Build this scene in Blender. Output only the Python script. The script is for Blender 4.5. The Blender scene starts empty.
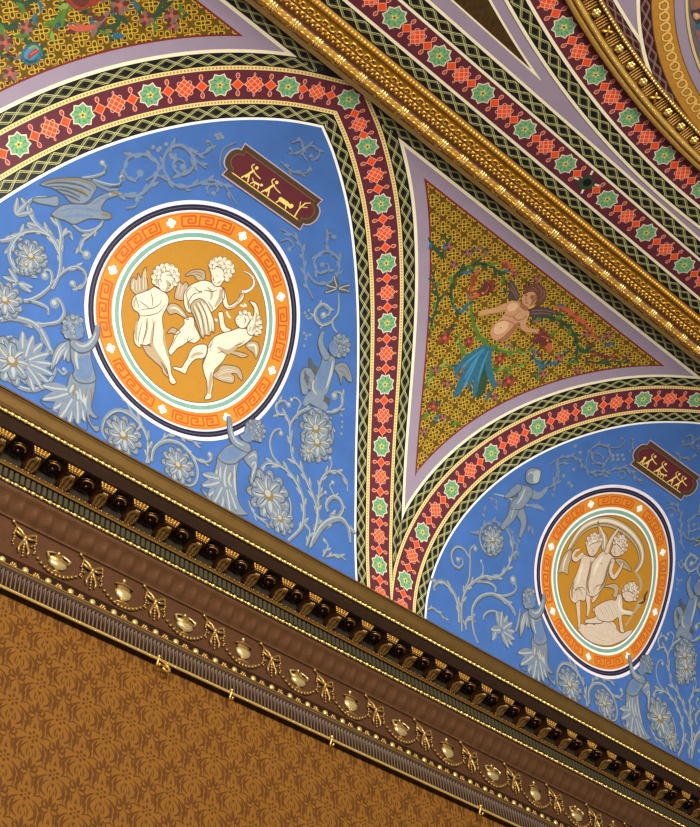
import bpy, bmesh, math, random
from mathutils import Vector, Matrix
from mathutils.geometry import tessellate_polygon
C = bpy.context.scene
COL = C.collection
S = 3.5            # metres per surface unit
EYE = 1.6
PI = math.pi
random.seed(7)

# ------------------------------------------------------------------ camera
F = 1350.0
def _norm(v):
    l = math.sqrt(sum(a*a for a in v)); return [a/l for a in v]
def _dot(a, b): return sum(x*y for x, y in zip(a, b))
AX = _norm([1970.0, -1249.5, -F])
AZ = _norm([-78.0, 1333.5, -F])
d_ = _dot(AX, AZ); AZ = _norm([z-d_*x for x, z in zip(AX, AZ)])
AY = [AZ[1]*AX[2]-AZ[2]*AX[1], AZ[2]*AX[0]-AZ[0]*AX[2], AZ[0]*AX[1]-AZ[1]*AX[0]]
cam = bpy.data.objects.new('camera', bpy.data.cameras.new('camera'))
COL.objects.link(cam)
cam.matrix_world = Matrix.Translation((0, 0, EYE)) @ Matrix((AX, AY, AZ)).to_4x4()
cam.data.sensor_fit = 'HORIZONTAL'; cam.data.sensor_width = 36
cam.data.lens = 36*F/700; cam.data.clip_start = .05
C.camera = cam

# ------------------------------------------------------------------ light and exposure
C.view_settings.view_transform = 'Standard'; C.view_settings.look = 'None'
C.view_settings.gamma = 1; C.view_settings.use_curve_mapping = False
C.view_settings.exposure = 0.0
W = bpy.data.worlds.new('world'); C.world = W; W.use_nodes = True
W.node_tree.nodes['Background'].inputs[0].default_value = (.92, .95, 1, 1)
W.node_tree.nodes['Background'].inputs[1].default_value = 0.13
def area(name, loc, to, sx, sy, e, col=(1, 1, 1)):
    l = bpy.data.lights.new(name, 'AREA'); l.shape = 'RECTANGLE'; l.size = sx; l.size_y = sy
    l.energy = e; l.color = col
    o = bpy.data.objects.new(name, l); COL.objects.link(o); o.location = loc
    o.rotation_euler = (Vector(to)-Vector(loc)).to_track_quat('-Z', 'Y').to_euler(); return o
def point(name, loc, e, r, col):
    l = bpy.data.lights.new(name, 'POINT'); l.energy = e; l.shadow_soft_size = r; l.color = col
    o = bpy.data.objects.new(name, l); COL.objects.link(o); o.location = loc; return o
area('window_daylight', (-.5, -5.0, 4.35), (2.6, 3.2, 5.2), 5.5, 2.6, 1520, (1, .985, .96))
for i, (x, y, z, e) in enumerate([(-.9, 0.6, 3.3, 6), (1.2, -.6, 3.9, 6), (3.8, 0.2, 3.7, 8), (5.6, -.4, 3.5, 8)]):
    point('chandelier_light', (x, y, z), e, .06, (1, .86, .62))

# ------------------------------------------------------------------ surface maths
R = .39; YC = .613; ZC = 1.088; ZT = ZC+R; SQ = R*PI/2
YW = YC+R                                  # wall plane
X1, X2, X0 = .6633, 1.4873, 1.0753            # lunette axes and the pier between them
NF = 48
BR = [SQ*i/NF for i in range(NF+1)]
def ray(x, y):
    v = (x-350.0, -(y-413.5), -F)
    return (_dot(AX, v), _dot(AY, v), _dot(AZ, v))
def at(x, y):
    "photo pixel -> (X, s) on the cove / flat ceiling (s = arc length up from the springing)"
    r = ray(x, y)
    a = r[1]**2+r[2]**2; b = -2*(r[1]*YC+r[2]*ZC); c = YC**2+ZC**2-R*R; q = b*b-4*a*c
    if q > 0:
        t = (-b+math.sqrt(q))/2/a; w = [k*t for k in r]
        if w[1] >= YC and w[2] >= ZC: return (w[0], R*math.atan2(w[2]-ZC, w[1]-YC))
        if w[1] >= YC: k = YW/r[1]; return (r[0]*k, r[2]*k-ZC)
    k = ZT/r[2]; return (r[0]*k, SQ+YC-r[1]*k)
def on_plane(x, y, Y):
    r = ray(x, y); k = Y/r[1]; return (r[0]*k, r[2]*k)
def yz(s):
    "exact profile point and inward normal"
    if s <= 0: return (YW, ZC+s, -1.0, 0.0)
    if s >= SQ: return (YC-(s-SQ), ZT, 0.0, -1.0)
    a = s/R; return (YC+R*math.cos(a), ZC+R*math.sin(a), -math.cos(a), -math.sin(a))
def surf(X, s, h=0.0):
    if 0 < s < SQ:
        i = min(NF-1, int(s/SQ*NF)); f = s/SQ*NF-i
        p, q = yz(BR[i]), yz(BR[i+1]); v = [a*(1-f)+b*f for a, b in zip(p, q)]
    else: v = yz(s)
    return Vector((X*S, v[0]*S+v[2]*h, v[1]*S+v[3]*h+EYE))
def w3(X, Y, Z): return Vector((X*S, Y*S, Z*S+EYE))
def project(X, s):
    p = surf(X, s); v = (p.x, p.y, p.z-EYE)
    c = [AX[i]*v[0]+AY[i]*v[1]+AZ[i]*v[2] for i in range(3)]
    if c[2] >= 0: return (-9999, -9999)
    return (350+F*c[0]/-c[2], 413.5-F*c[1]/-c[2])
def seen(X, s, m=40):
    x, y = project(X, s); return -m < x < 700+m and -m < y < 827+m

# ------------------------------------------------------------------ materials
def srgb(c):
    c = [x/255 for x in c]
    return tuple((x/12.92 if x <= .04045 else ((x+.055)/1.055)**2.4) for x in c)+(1,)
MATS = {}
def mat(name, rgb, rough=.6, metal=0.0, var=.06, scale=14.0, bump=0.0, spec=.3):
    if name in MATS: return MATS[name]
    m = bpy.data.materials.new(name); m.use_nodes = True; nt = m.node_tree; n = nt.nodes; L = nt.links
    b = n['Principled BSDF']; c = srgb(rgb)
    b.inputs['Roughness'].default_value = rough; b.inputs['Metallic'].default_value = metal
    b.inputs['Specular IOR Level'].default_value = spec
    tc = n.new('ShaderNodeTexCoord'); nz = n.new('ShaderNodeTexNoise'); nz.inputs['Scale'].default_value = scale
    nz.inputs['Detail'].default_value = 5
    L.new(tc.outputs['Object'], nz.inputs['Vector'])
    mx = n.new('ShaderNodeMix'); mx.data_type = 'RGBA'
    mx.inputs[6].default_value = tuple(x*(1-var*2) for x in c[:3])+(1,)
    mx.inputs[7].default_value = tuple(min(1, x*(1+var*2)) for x in c[:3])+(1,)
    L.new(nz.outputs[0], mx.inputs[0]); L.new(mx.outputs[2], b.inputs['Base Color'])
    if bump:
        bp = n.new('ShaderNodeBump'); bp.inputs['Strength'].default_value = bump; bp.inputs['Distance'].default_value = .004
        n2 = n.new('ShaderNodeTexNoise'); n2.inputs['Scale'].default_value = scale*6
        L.new(tc.outputs['Object'], n2.inputs['Vector']); L.new(n2.outputs[0], bp.inputs['Height']); L.new(bp.outputs[0], b.inputs['Normal'])
    MATS[name] = m; return m
# ------------------------------------------------------------------ objects
def tag(o, label, cat, group=None, kind=None):
    o['label'] = label; o['category'] = cat
    if group: o['group'] = group
    if kind: o['kind'] = kind
    return o
def thing(name, loc, label, cat, group=None):
    o = bpy.data.objects.new(name, None); o.empty_display_size = .05; o.location = loc; COL.objects.link(o)
    tag(o, label, cat, group); return o
def link(name, bm, mats, parent=None, smooth=False):
    me = bpy.data.meshes.new(name)
    off = parent.location.copy() if parent is not None else None
    p = parent
    if parent is not None and parent.parent is not None:
        off = parent.parent.location.copy()
    if off is not None: bmesh.ops.translate(bm, verts=bm.verts, vec=-off)
    bm.to_mesh(me); bm.free()
    for m in (mats if isinstance(mats, (list, tuple)) else [mats]): me.materials.append(m)
    if smooth:
        for f in me.polygons: f.use_smooth = True
    o = bpy.data.objects.new(name, me); COL.objects.link(o)
    if parent is not None: o.parent = parent
    return o
LAYER = .00016
class Paint:
    "flat paint lying on the cove: polygons in (X, s), layered outwards from the plaster"
    def __init__(s, base=1): s.p = []; s.m = []; s.base = base; s.k = 0
    def add(s, pts, m, layer=0, uv=None, step=True):
        if len(pts) < 3: return
        if m not in s.m: s.m.append(m)
        if step: s.k += 1
        s.p.append(([tuple(q) for q in pts], s.m.index(m), s.base+layer+(s.k % 9)*.1, uv))
    def strip(s, A, B, m, layer=0, uvs=None):
        s.k += 1
        for i in range(len(A)-1):
            uv = None
            if uvs: uv = [(uvs[i], 0), (uvs[i+1], 0), (uvs[i+1], 1), (uvs[i], 1)]
            s.add([A[i], A[i+1], B[i+1], B[i]], m, layer, uv, False)
    def stroke(s, pts, w, m, layer=0, taper=None, closed=False):
        "ribbon of width w (number or list) along pts"
        n = len(pts)
        if n < 2: return
        A = []; B = []
        for i in range(n):
            if closed: a = pts[(i-1) % n]; b = pts[(i+1) % n]
            else: a = pts[max(0, i-1)]; b = pts[min(n-1, i+1)]
            dx, dy = b[0]-a[0], b[1]-a[1]; l = math.hypot(dx, dy) or 1e-9
            ww = (w[i] if isinstance(w, list) else w)/2
            if taper:
                t = i/(n-1); ww *= taper(t)
            nx, ny = -dy/l*ww, dx/l*ww
            A.append((pts[i][0]+nx, pts[i][1]+ny)); B.append((pts[i][0]-nx, pts[i][1]-ny))
        if closed: A.append(A[0]); B.append(B[0])
        s.strip(A, B, m, layer)
    def build(s, name, parent=None, clip=None, smooth=True, thick=1.0):
        bm = bmesh.new(); uvl = bm.loops.layers.uv.new('UVMap'); any_ = False
        for pts, mi, ly, uv in s.p:
            a = sum(pts[i][0]*pts[(i+1) % len(pts)][1]-pts[(i+1) % len(pts)][0]*pts[i][1] for i in range(len(pts)))
            if abs(a) < 1e-12: continue
            q = [tuple(p)+(tuple(uv[i]) if uv else tuple(p)) for i, p in enumerate(pts)]
            if a < 0: q = q[::-1]
            if len(q) > 4 or (len(q) == 4 and uv is None):
                tri = tessellate_polygon([[Vector((c[0], c[1], 0)) for c in q]]); cells = []
                for t in tri:
                    c = [q[i] for i in t]
                    ar = (c[1][0]-c[0][0])*(c[2][1]-c[0][1])-(c[2][0]-c[0][0])*(c[1][1]-c[0][1])
                    if abs(ar) > 1e-13: cells.append(c if ar > 0 else c[::-1])
            else: cells = [q]
            for c in cells:
                for co, no in (clip or []): c = cut(c, no[0], no[1], no[0]*co[0]+no[1]*co[1])
                if len(c) < 3: continue
                lo = min(v[1] for v in c); hi = max(v[1] for v in c)
                i0 = max(-1, int(lo/SQ*NF)-1 if lo > 0 else -1)
                bands = []; edges = [-1e9]+BR+[1e9]
                for k in range(len(edges)-1):
                    if edges[k+1] <= lo+1e-9 or edges[k] >= hi-1e-9: continue
                    d = c
                    if edges[k] > lo: d = cut(d, 0, -1, -edges[k])
                    if edges[k+1] < hi: d = cut(d, 0, 1, edges[k+1])
                    if len(d) < 3: continue
                    try: f = bm.faces.new([bm.verts.new((v[0], v[1], ly)) for v in d])
                    except ValueError: continue
                    f.material_index = mi; any_ = True
                    for v, lp in zip(d, f.loops): lp[uvl].uv = v[2:]
        if not any_: bm.free(); return None
        bmesh.ops.remove_doubles(bm, verts=bm.verts, dist=1.5e-6)
        for v in bm.verts: v.co = surf(v.co.x, v.co.y, v.co.z*LAYER*thick)
        return link(name, bm, s.m, parent, smooth)
def cut(c, nx, ny, d):
    "keep the side n.p <= d of a convex polygon"
    out = []
    for i in range(len(c)):
        a, b = c[i], c[(i+1) % len(c)]; da = nx*a[0]+ny*a[1]-d; db = nx*b[0]+ny*b[1]-d
        if da <= 0: out.append(a)
        if (da < 0 < db) or (db < 0 < da):
            t = da/(da-db); out.append(tuple(x+(y-x)*t for x, y in zip(a, b)))
    return out
def cr(pts, n=6, closed=False):
    "Catmull-Rom through pts"
    out = []; N = len(pts)
    if N < 3: return list(pts)
    for i in range(N if closed else N-1):
        g = (lambda k: pts[k % N]) if closed else (lambda k: pts[max(0, min(N-1, k))])
        a, b, c, d = g(i-1), g(i), g(i+1), g(i+2)
        for j in range(n):
            t = j/n
            out.append(tuple(.5*((2*b[k])+(-a[k]+c[k])*t+(2*a[k]-5*b[k]+4*c[k]-d[k])*t*t+(-a[k]+3*b[k]-3*c[k]+d[k])*t**3) for k in (0, 1)))
    if not closed: out.append(tuple(pts[-1]))
    return out
def ellipse(cx, cy, a, b, n=24, rot=0):
    return [(cx+a*math.cos(t)*math.cos(rot)-b*math.sin(t)*math.sin(rot), cy+a*math.cos(t)*math.sin(rot)+b*math.sin(t)*math.cos(rot)) for t in [2*PI*i/n for i in range(n)]]
# ------------------------------------------------------------------ paint colours
M_cream = mat('cream_paint', (240, 226, 186), .55)
M_white = mat('white_paint', (246, 240, 228), .55)
M_black = mat('black_paint', (22, 20, 22), .5)
M_olive = mat('olive_paint', (62, 62, 36), .6)
M_line = mat('pale_green_line', (182, 178, 112), .6)
M_burg = mat('burgundy_paint', (92, 36, 46), .6, var=.09)
M_green = mat('green_paint', (112, 164, 112), .6, var=.1, scale=60)
M_dgreen = mat('deep_green_paint', (66, 118, 74), .6)
M_pale = mat('pale_outline', (232, 214, 178), .6)
M_red = mat('vermilion_paint', (230, 76, 26), .6)
M_pink = mat('salmon_outline', (238, 158, 124), .6)
M_star = mat('yellow_star', (226, 196, 92), .6)
M_brown = mat('umber_paint', (118, 62, 40), .6)
M_lav = mat('lavender_plaster', (150, 133, 146), .7, var=.05, scale=8)
M_redline = mat('oxblood_line', (120, 36, 28), .6)
M_blue = mat('blue_plaster', (60, 98, 156), .75, var=.12, scale=7)

def uvmat(name, c1, c2, period, kind='dash', duty=.45):
    m = bpy.data.materials.new(name); m.use_nodes = True; nt = m.node_tree; n = nt.nodes; L = nt.links
    b = n['Principled BSDF']; b.inputs['Roughness'].default_value = .55; b.inputs['Specular IOR Level'].default_value = .3
    uv = n.new('ShaderNodeUVMap'); sp = n.new('ShaderNodeSeparateXYZ'); L.new(uv.outputs[0], sp.inputs[0])
    def mth(op, a, bb=None):
        q = n.new('ShaderNodeMath'); q.operation = op
        for i, v in enumerate((a, bb)):
            if v is None: continue
            if isinstance(v, (int, float)): q.inputs[i].default_value = v
            else: L.new(v, q.inputs[i])
        return q.outputs[0]
    fx = mth('SUBTRACT', mth('FRACT', mth('DIVIDE', sp.outputs[0], period)), .5)
    fy = mth('SUBTRACT', sp.outputs[1], .5)
    fac = mth('LESS_THAN', mth('ADD', mth('POWER', mth('MULTIPLY', fx, 1.0), 2), mth('POWER', mth('MULTIPLY', fy, 1.1), 2)), duty*duty)
    mx = n.new('ShaderNodeMix'); mx.data_type = 'RGBA'; mx.inputs[6].default_value = srgb(c1); mx.inputs[7].default_value = srgb(c2)
    L.new(fac, mx.inputs[0]); L.new(mx.outputs[2], b.inputs['Base Color'])
    return m
M_bead = uvmat('bead_line_paint', (236, 208, 132), (176, 134, 76), .0042, duty=.30)

# ------------------------------------------------------------------ the shell
def build_shell():
    bm = bmesh.new(); rows = []
    ss = [-.06]+BR+[SQ+.3, SQ+.75, SQ+1.6]
    xs = [-1.2, 0, .5, 1, 1.5, 2, 3, 4]
    for s_ in ss: rows.append([bm.verts.new(surf(x, s_)) for x in xs])
    for a, b in zip(rows[:-1], rows[1:]):
        for i in range(len(xs)-1): bm.faces.new((a[i], a[i+1], b[i+1], b[i]))
    o = link('ceiling', bm, M_lav, None, True); o['kind'] = 'structure'
build_shell()

# ------------------------------------------------------------------ arched bands round the lunettes
ARC_R = [(0, .6016), (.0642, .5676), (.1347, .5177), (.1982, .4579), (.2541, .3914), (.3020, .3181), (.3404, .2395), (.3690, .1589), (.3855, .0757), (.3940, -.012)]
ARC_L = [(0, .6016), (.0694, .5659), (.1374, .5155), (.1987, .4550), (.2527, .3882), (.2985, .3160), (.3380, .2380), (.3680, .1580), (.3855, .0757), (.3940, -.012)]
ARC_2 = [(0, .6030), (.0602, .5707), (.1327, .5205), (.1974, .4600), (.2548, .3924), (.3036, .3197), (.3428, .2409), (.3710, .1591), (.3885, .0745), (.3950, -.012)]
def anchors(xc, sg):
    if abs(xc-X1) < .01: return ARC_R if sg == 1 else ARC_L
    if abs(xc-X2) < .01: return ARC_2
    return ARC_R
def arc_len(pts):
    l = [0.0]
    for a, b in zip(pts[:-1], pts[1:]): l.append(l[-1]+math.hypot(b[0]-a[0], b[1]-a[1]))
    return l
class Path:
    def __init__(s, pts): s.pts = pts; s.l = arc_len(pts); s.len = s.l[-1]
    def pos(s, t):
        l = s.l; i = 0
        t0 = max(0, min(s.len, t))
        lo, hi = 0, len(l)-1
        while hi-lo > 1:
            m = (lo+hi)//2
            if l[m] <= t0: lo = m
            else: hi = m
        a, b = s.pts[lo], s.pts[lo+1]; f = (t-l[lo])/(l[lo+1]-l[lo])
        # smooth tangent
        def tan(k):
            p, q = s.pts[max(0, k-1)], s.pts[min(len(s.pts)-1, k+1)]; d = math.hypot(q[0]-p[0], q[1]-p[1]); return ((q[0]-p[0])/d, (q[1]-p[1])/d)
        ta, tb = tan(lo), tan(lo+1); ff = max(0, min(1, f)); tx, ty = ta[0]*(1-ff)+tb[0]*ff, ta[1]*(1-ff)+tb[1]*ff
        d = math.hypot(tx, ty)
        return (a[0]+(b[0]-a[0])*f, a[1]+(b[1]-a[1])*f), (tx/d, ty/d)
    def at(s, t, w):
        "w to the left of travel"
        p, d = s.pos(t); return (p[0]-d[1]*w, p[1]+d[0]*w)
    def offset(s, w, n=None):
        n = n or max(8, int(s.len/.012)); return [s.at(s.len*i/n, w) for i in range(n+1)]
def half_path(xc, sg):
    "star path of a lunette half; sg=+1 right half, -1 left half; apex first"
    A = anchors(xc, sg); F_ = cr([(-A[1][0], 2*A[0][1]-A[1][1])]+A, 8)[8:]
    return Path([(xc+sg*x, y) for x, y in F_])
def star_t(xc, sg):
    "arc length of each star along the half path"
    P = half_path(xc, sg); return [P.l[min(range(len(P.pts)), key=lambda i: math.hypot(P.pts[i][0]-xc-sg*a[0], P.pts[i][1]-a[1]))] for a in anchors(xc, sg)]

def mstar(c, r1, r2, n, rot, sq=1):
    return [(c[0]+(r1 if i % 2 == 0 else r2)*math.cos(rot+PI*i/n), c[1]+(r1 if i % 2 == 0 else r2)*math.sin(rot+PI*i/n)*sq) for i in range(2*n)]
def put_star(par, c, ang, k=1.0, ly=3):
    k *= .88
    P_ = Paint(ly)
    P_.add(mstar(c, .0178*k, .0138*k, 8, ang), M_pale, 0)
    P_.add(mstar(c, .0158*k, .0123*k, 8, ang), M_green, 1)
    for i in range(8):
        a = ang+PI*i/4+.2; q = (c[0]+.0068*k*math.cos(a), c[1]+.0068*k*math.sin(a)); e = (c[0]+.0118*k*math.cos(a+.25), c[1]+.0118*k*math.sin(a+.25))
        P_.stroke([q, e], .0012*k, M_dgreen, 2)
    o = P_.build('star', par)
    Q = Paint(ly+3); Q.add(mstar(c, .0062*k, .0027*k, 5, ang+.3), M_star, 0); Q.add(mstar(c, .0026*k, .0014*k, 5, ang+.9), M_brown, 1)
    Q.build('star_center', o)
    return o
def frame(c, ang):
    ca, sa = math.cos(ang), math.sin(ang)
    return lambda u, v: (c[0]+u*ca-v*sa, c[1]+u*sa+v*ca)
def put_lozenge(par, c, ang, k=1.0, ly=3):
    f = frame(c, ang); r = .0075*k; P_ = Paint(ly)
    P_.add([f(r, 0), f(0, r), f(-r, 0), f(0, -r)], M_pink, 0)
    q = r*.84; P_.add([f(q, 0), f(0, q), f(-q, 0), f(0, -q)], M_red, 1)
    for sg in (1, -1):
        lp = [f(u*k, sg*(r+v*k)) for u, v in [(0, 0), (.0016, .0016), (.0023, .0042), (.0014, .0066), (0, .0073), (-.0014, .0066), (-.0023, .0042), (-.0016, .0016)]]
        P_.stroke(lp, .0011*k, M_pink, 0, closed=True)
        P_.add([f(u*k*.55, sg*(r+.0008*k+v*k*.9)) for u, v in [(0, .0012), (.0018, .0042), (0, .0064), (-.0018, .0042)]], M_red, 0)
        P_.stroke([f(sg*r, 0), f(sg*(r+.0035*k), 0)], .0012*k, M_pink, 0)
    return P_.build('lozenge', par)
def put_fret(par, c, ang, k=1.0, ly=3):
    f = frame(c, ang); r = .0118*k; P_ = Paint(ly)
    P_.add([f(r, 0), f(0, r), f(-r, 0), f(0, -r)], M_red, 0)
    g = frame(c, ang+PI/4); h = r*.7071
    for t in (-1, -.36, .36, 1):
        e = h*1.0
        P_.stroke([g(t*h, -e), g(t*h, e)], .0010*k, M_pink, 1)
        P_.stroke([g(-e, t*h), g(e, t*h)], .0010*k, M_pink, 1)
    for a in range(4):
        d = frame(c, ang+PI/2*a)
        if a % 2: P_.stroke([d(r, 0), d(r+.002*k, .0013*k), d(r+.0038*k, 0), d(r+.002*k, -.0013*k)], .001*k, M_pink, 0, closed=True)
        e = frame(c, ang+PI/4+PI/2*a)
        if a % 2 == 0 or True: P_.stroke([e(h, -.0030*k), e(h+.0026*k, -.0016*k), e(h+.0030*k, 0), e(h+.0026*k, .0016*k), e(h, .0030*k)], .001*k, M_pink, 0)
    return P_.build('fret_knot', par)

def lattice(P_, path, w0, w1, t0, t1, per=.0242, ly=0, flip=False, shade=None, ph=0.0):
    "black strip with diamonds between crossing pale lines; w0<w1 offsets from path"
    n = max(2, int((t1-t0)/.012)); ts = [t0+(t1-t0)*i/n for i in range(n+1)]
    W_ = w1-w0; m = (w0+w1)/2; bg, ol, di, ln = shade or (M_black, M_olive, M_black, M_line)
    P_.strip([path.at(t, w0) for t in ts], [path.at(t, w1) for t in ts], bg, ly)
    e = W_*.15
    k = 0; a = W_*.5-e*.7; t = t0-ph*per
    while t < t1:
        tm = t+per/2
        if t0 <= tm <= t1:
            P_.add([path.at(tm-per*.42, m), path.at(tm, m-a*.86), path.at(tm+per*.42, m), path.at(tm, m+a*.86)], ol, ly+1)
            P_.add([path.at(tm-per*.29, m), path.at(tm, m-a*.62), path.at(tm+per*.29, m), path.at(tm, m+a*.62)], di, ly+3)
        for sg in (1, -1):
            for o_, w_ in ((0, .062), (.16, .034)):
                P_.stroke([path.at(t+per*(f+o_), m+sg*a*v) for f, v in ((-.5, -1), (.5, 1))], W_*w_, ln, ly+2)
        t += per
ARCH_W = dict(in_cream=(.0427, .0457), in_black=(.0250, .0427), in_bead=(.0195, .0250), burg=.0190, out_bead=(.0190, .0242), out_black=(.0242, .0410), out_cream=(.0410, .0458))

def build_arch(xc, label):
    T = thing('arched_band', surf(xc, .60, .01), label, 'painted border', 'star patterned arched borders round the lunettes')
    for sg in (-1, 1):
        P0 = half_path(xc, sg)
        if sg == 1: O = lambda w: w           # outward is left of travel for right half
        else: O = lambda w: -w
        g = Paint(2)
        n = 70; ts = [P0.len*i/n for i in range(-3, n+1)]
        def st(w0, w1, m, ly, uv=False):
            A = [P0.at(t, O(w0)) for t in ts]; B = [P0.at(t, O(w1)) for t in ts]
            g.strip(A, B, m, ly, ts if uv else None)
        st(-.0460, -.0425, M_white, 0)
        st(-.0255, .0245, M_burg, 0)
        st(-.0250, -.0195, M_bead, 1, True); st(.0190, .0242, M_bead, 1, True)
        lattice(g, P0, min(O(-.0427), O(-.0250)), max(O(-.0427), O(-.0250)), -.03, P0.len, ly=0, ph=.3)
        side = [((xc, 0), (-sg, 0)), ((0, .6178), (0, 1)), ((xc+sg*.412, 0), (sg, 0)), ((0, .005), (0, -1))]
        g.build('band_ground', T, side)
    done = False
    for sg in (-1, 1):
        P0 = half_path(xc, sg); ST_ = star_t(xc, sg)
        for i, t in enumerate(ST_[:-1]):
            t2 = ST_[i+1]
            c, d = P0.pos(t); a = math.atan2(d[1], d[0])
            if i == 0:
                if sg == -1 and seen(*c): put_star(T, c, PI/8, 1.0)
            elif seen(*c): put_star(T, c, a+PI/8)
            for f, fn in ((.26, put_lozenge), (.5, put_fret), (.74, put_lozenge)):
                if i == 0: f = {.26: .30, .5: .53, .74: .76}[f]
                c, d = P0.pos(t+(t2-t)*f)
                if seen(*c) and c[1] > .02: fn(T, c, math.atan2(d[1], d[0]), .92 if i == 0 else 1)
    return T
build_arch(X1, 'large burgundy star border arching over the medallion of three putti with a sickle')
build_arch(X2, 'burgundy star border arching over the right lunette with the cloud medallion')

# ------------------------------------------------------------------ the painted spandrels between the arches
def spandrel_poly(x0, k, top, cut=.412):
    "region outside both neighbouring arches at offset k, under s=top; x0 = pier axis"
    def side(xc, sg):
        P0 = half_path(xc, sg); L_ = [(sg*(p[0]-xc), p[1]) for p in P0.offset(sg*k, 120)]; pts = []
        for a, b in zip(L_[:-1], L_[1:]):
            if a[1] > top >= b[1]:
                f = (top-a[1])/(b[1]-a[1]); pts.append((a[0]+(b[0]-a[0])*f, top))
            if b[1] <= top and b[0] <= cut: pts.append(b)
            if a[0] < cut <= b[0]:
                f = (cut-a[0])/(b[0]-a[0]); pts.append((cut, a[1]+(b[1]-a[1])*f)); break
        if pts and pts[-1][0] < cut-1e-6: pts.append((cut, min(p[1] for p in pts)))
        return [(xc+sg*p[0], p[1]) for p in pts]
    return side(x0-cut, 1)+side(x0+cut, -1)[::-1][1:]
def build_border(x0, label):
    T = thing('spandrel_border', surf(x0, .55, .01), label, 'painted border', 'black lozenge borders framing the spandrels')
    g = Paint(1)
    g.add(spandrel_poly(x0, .0240, .6178), M_black, 0)
    for xc, sg in ((x0-.412, 1), (x0+.412, -1)):
        P0 = half_path(xc, sg); o = (1 if sg == 1 else -1); a, b = sorted((o*.0242, o*.0410))
        q = Paint(2); lattice(q, P0, a, b, 0, P0.len, ly=0, ph=.3)
        top = [((xc, 0), (-sg, 0)), ((x0, 0), (sg, 0)), ((0, .605), (0, 1))]
        q.build('lozenge_strip', T, top)
    H = Path([(x0-.36, .6108), (x0+.36, .6108)])
    q = Paint(4); lattice(q, H, -.0075, .0075, 0, H.len, ly=0, ph=.1)
    tri = spandrel_poly(x0, .0335, .6185); xl = min(p[0] for p in tri); xr = max(p[0] for p in tri)
    q.build('lozenge_strip', T, [((xl, .6185), (-.9, .45)), ((xr, .6185), (.9, .45))])
    g.add(spandrel_poly(x0, .0410, .6030), M_cream, 8)
    g.add(spandrel_poly(x0, .0455, .5985), M_lav, 9)
    g.build('border_ground', T)
    return T
build_border(X0, 'black and lavender border round the mosaic spandrel with the winged putto')
build_border(X0-.824, 'black and lavender border round the spandrel cut off at the top left corner')
# ------------------------------------------------------------------ mosaic ground (quatrefoil diaper) from node maths
def nodes_of(name, rough=.5, spec=.3):
    m = bpy.data.materials.new(name); m.use_nodes = True; nt = m.node_tree; n = nt.nodes; L = nt.links
    b = n['Principled BSDF']; b.inputs['Roughness'].default_value = rough; b.inputs['Specular IOR Level'].default_value = spec
    def mth(op, *a):
        q = n.new('ShaderNodeMath'); q.operation = op
        for i, v in enumerate(a):
            if isinstance(v, (int, float)): q.inputs[i].default_value = v
            else: L.new(v, q.inputs[i])
        return q.outputs[0]
    def mix(f, a, b2):
        q = n.new('ShaderNodeMix'); q.data_type = 'RGBA'
        for i, v in ((0, f), (6, a), (7, b2)):
            if isinstance(v, tuple): q.inputs[i].default_value = srgb(v)
            elif isinstance(v, (int, float)): q.inputs[i].default_value = v
            else: L.new(v, q.inputs[i])
        return q.outputs[2]
    return m, n, L, b, mth, mix
def mosaic_mat():
    m, n, L, b, mth, mix = nodes_of('gold_diaper_mosaic', .45)
    uv = n.new('ShaderNodeUVMap'); sp = n.new('ShaderNodeSeparateXYZ'); L.new(uv.outputs[0], sp.inputs[0])
    P_ = .0205
    u = mth('ABSOLUTE', mth('SUBTRACT', mth('FRACT', mth('DIVIDE', sp.outputs[0], P_)), .5))
    v = mth('ABSOLUTE', mth('SUBTRACT', mth('FRACT', mth('DIVIDE', sp.outputs[1], P_)), .5))
    d = mth('ABSOLUTE', mth('SUBTRACT', u, v)); s_ = mth('ADD', u, v)
    # petals along the diagonals
    al = mth('MULTIPLY', mth('SUBTRACT', s_, .38), .62)
    pet = mth('SQRT', mth('ADD', mth('POWER', al, 2), mth('POWER', mth('MULTIPLY', d, .95), 2)))
    inner = mth('LESS_THAN', pet, .125); ring = mth('LESS_THAN', pet, .205)
    edge = mth('ADD', mth('MINIMUM', mth('SUBTRACT', .5, u), mth('SUBTRACT', .5, v)), mth('MINIMUM', u, v))
    dia = mth('LESS_THAN', edge, .21); diar = mth('LESS_THAN', edge, .125)
    c0 = mth('LESS_THAN', s_, .10)
    nz = n.new('ShaderNodeTexNoise'); nz.inputs['Scale'].default_value = 55; L.new(uv.outputs[0], nz.inputs['Vector'])
    gold = mix(nz.outputs[0], (80, 60, 20), (112, 84, 28))
    dark = mix(nz.outputs[0], (44, 34, 20), (92, 72, 26))
    k = mix(mth('LESS_THAN', pet, .25), gold, (110, 80, 22))
    k = mix(ring, k, (196, 158, 42)); k = mix(inner, k, dark)
    k = mix(dia, k, (182, 140, 36)); k = mix(diar, k, (58, 34, 20)); k = mix(c0, k, (70, 44, 22))
    L.new(k, b.inputs['Base Color']); return m
M_mosaic = mosaic_mat()
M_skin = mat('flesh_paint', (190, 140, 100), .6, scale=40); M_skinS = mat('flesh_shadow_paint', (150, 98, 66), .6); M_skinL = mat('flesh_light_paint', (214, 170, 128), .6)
M_hair = mat('auburn_hair_paint', (104, 62, 44), .6); M_wing = mat('dark_wing_paint', (78, 62, 58), .6, var=.15, scale=50)
M_leaf = mat('leaf_green_paint', (78, 112, 44), .6, var=.2, scale=60); M_leafD = mat('leaf_dark_paint', (46, 70, 46), .6, var=.2, scale=50); M_leafL = mat('leaf_light_paint', (126, 150, 66), .6)
M_teal = mat('teal_feather_paint', (44, 98, 118), .6, var=.2, scale=50); M_teal2 = mat('blue_feather_paint', (66, 128, 158), .6)
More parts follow.
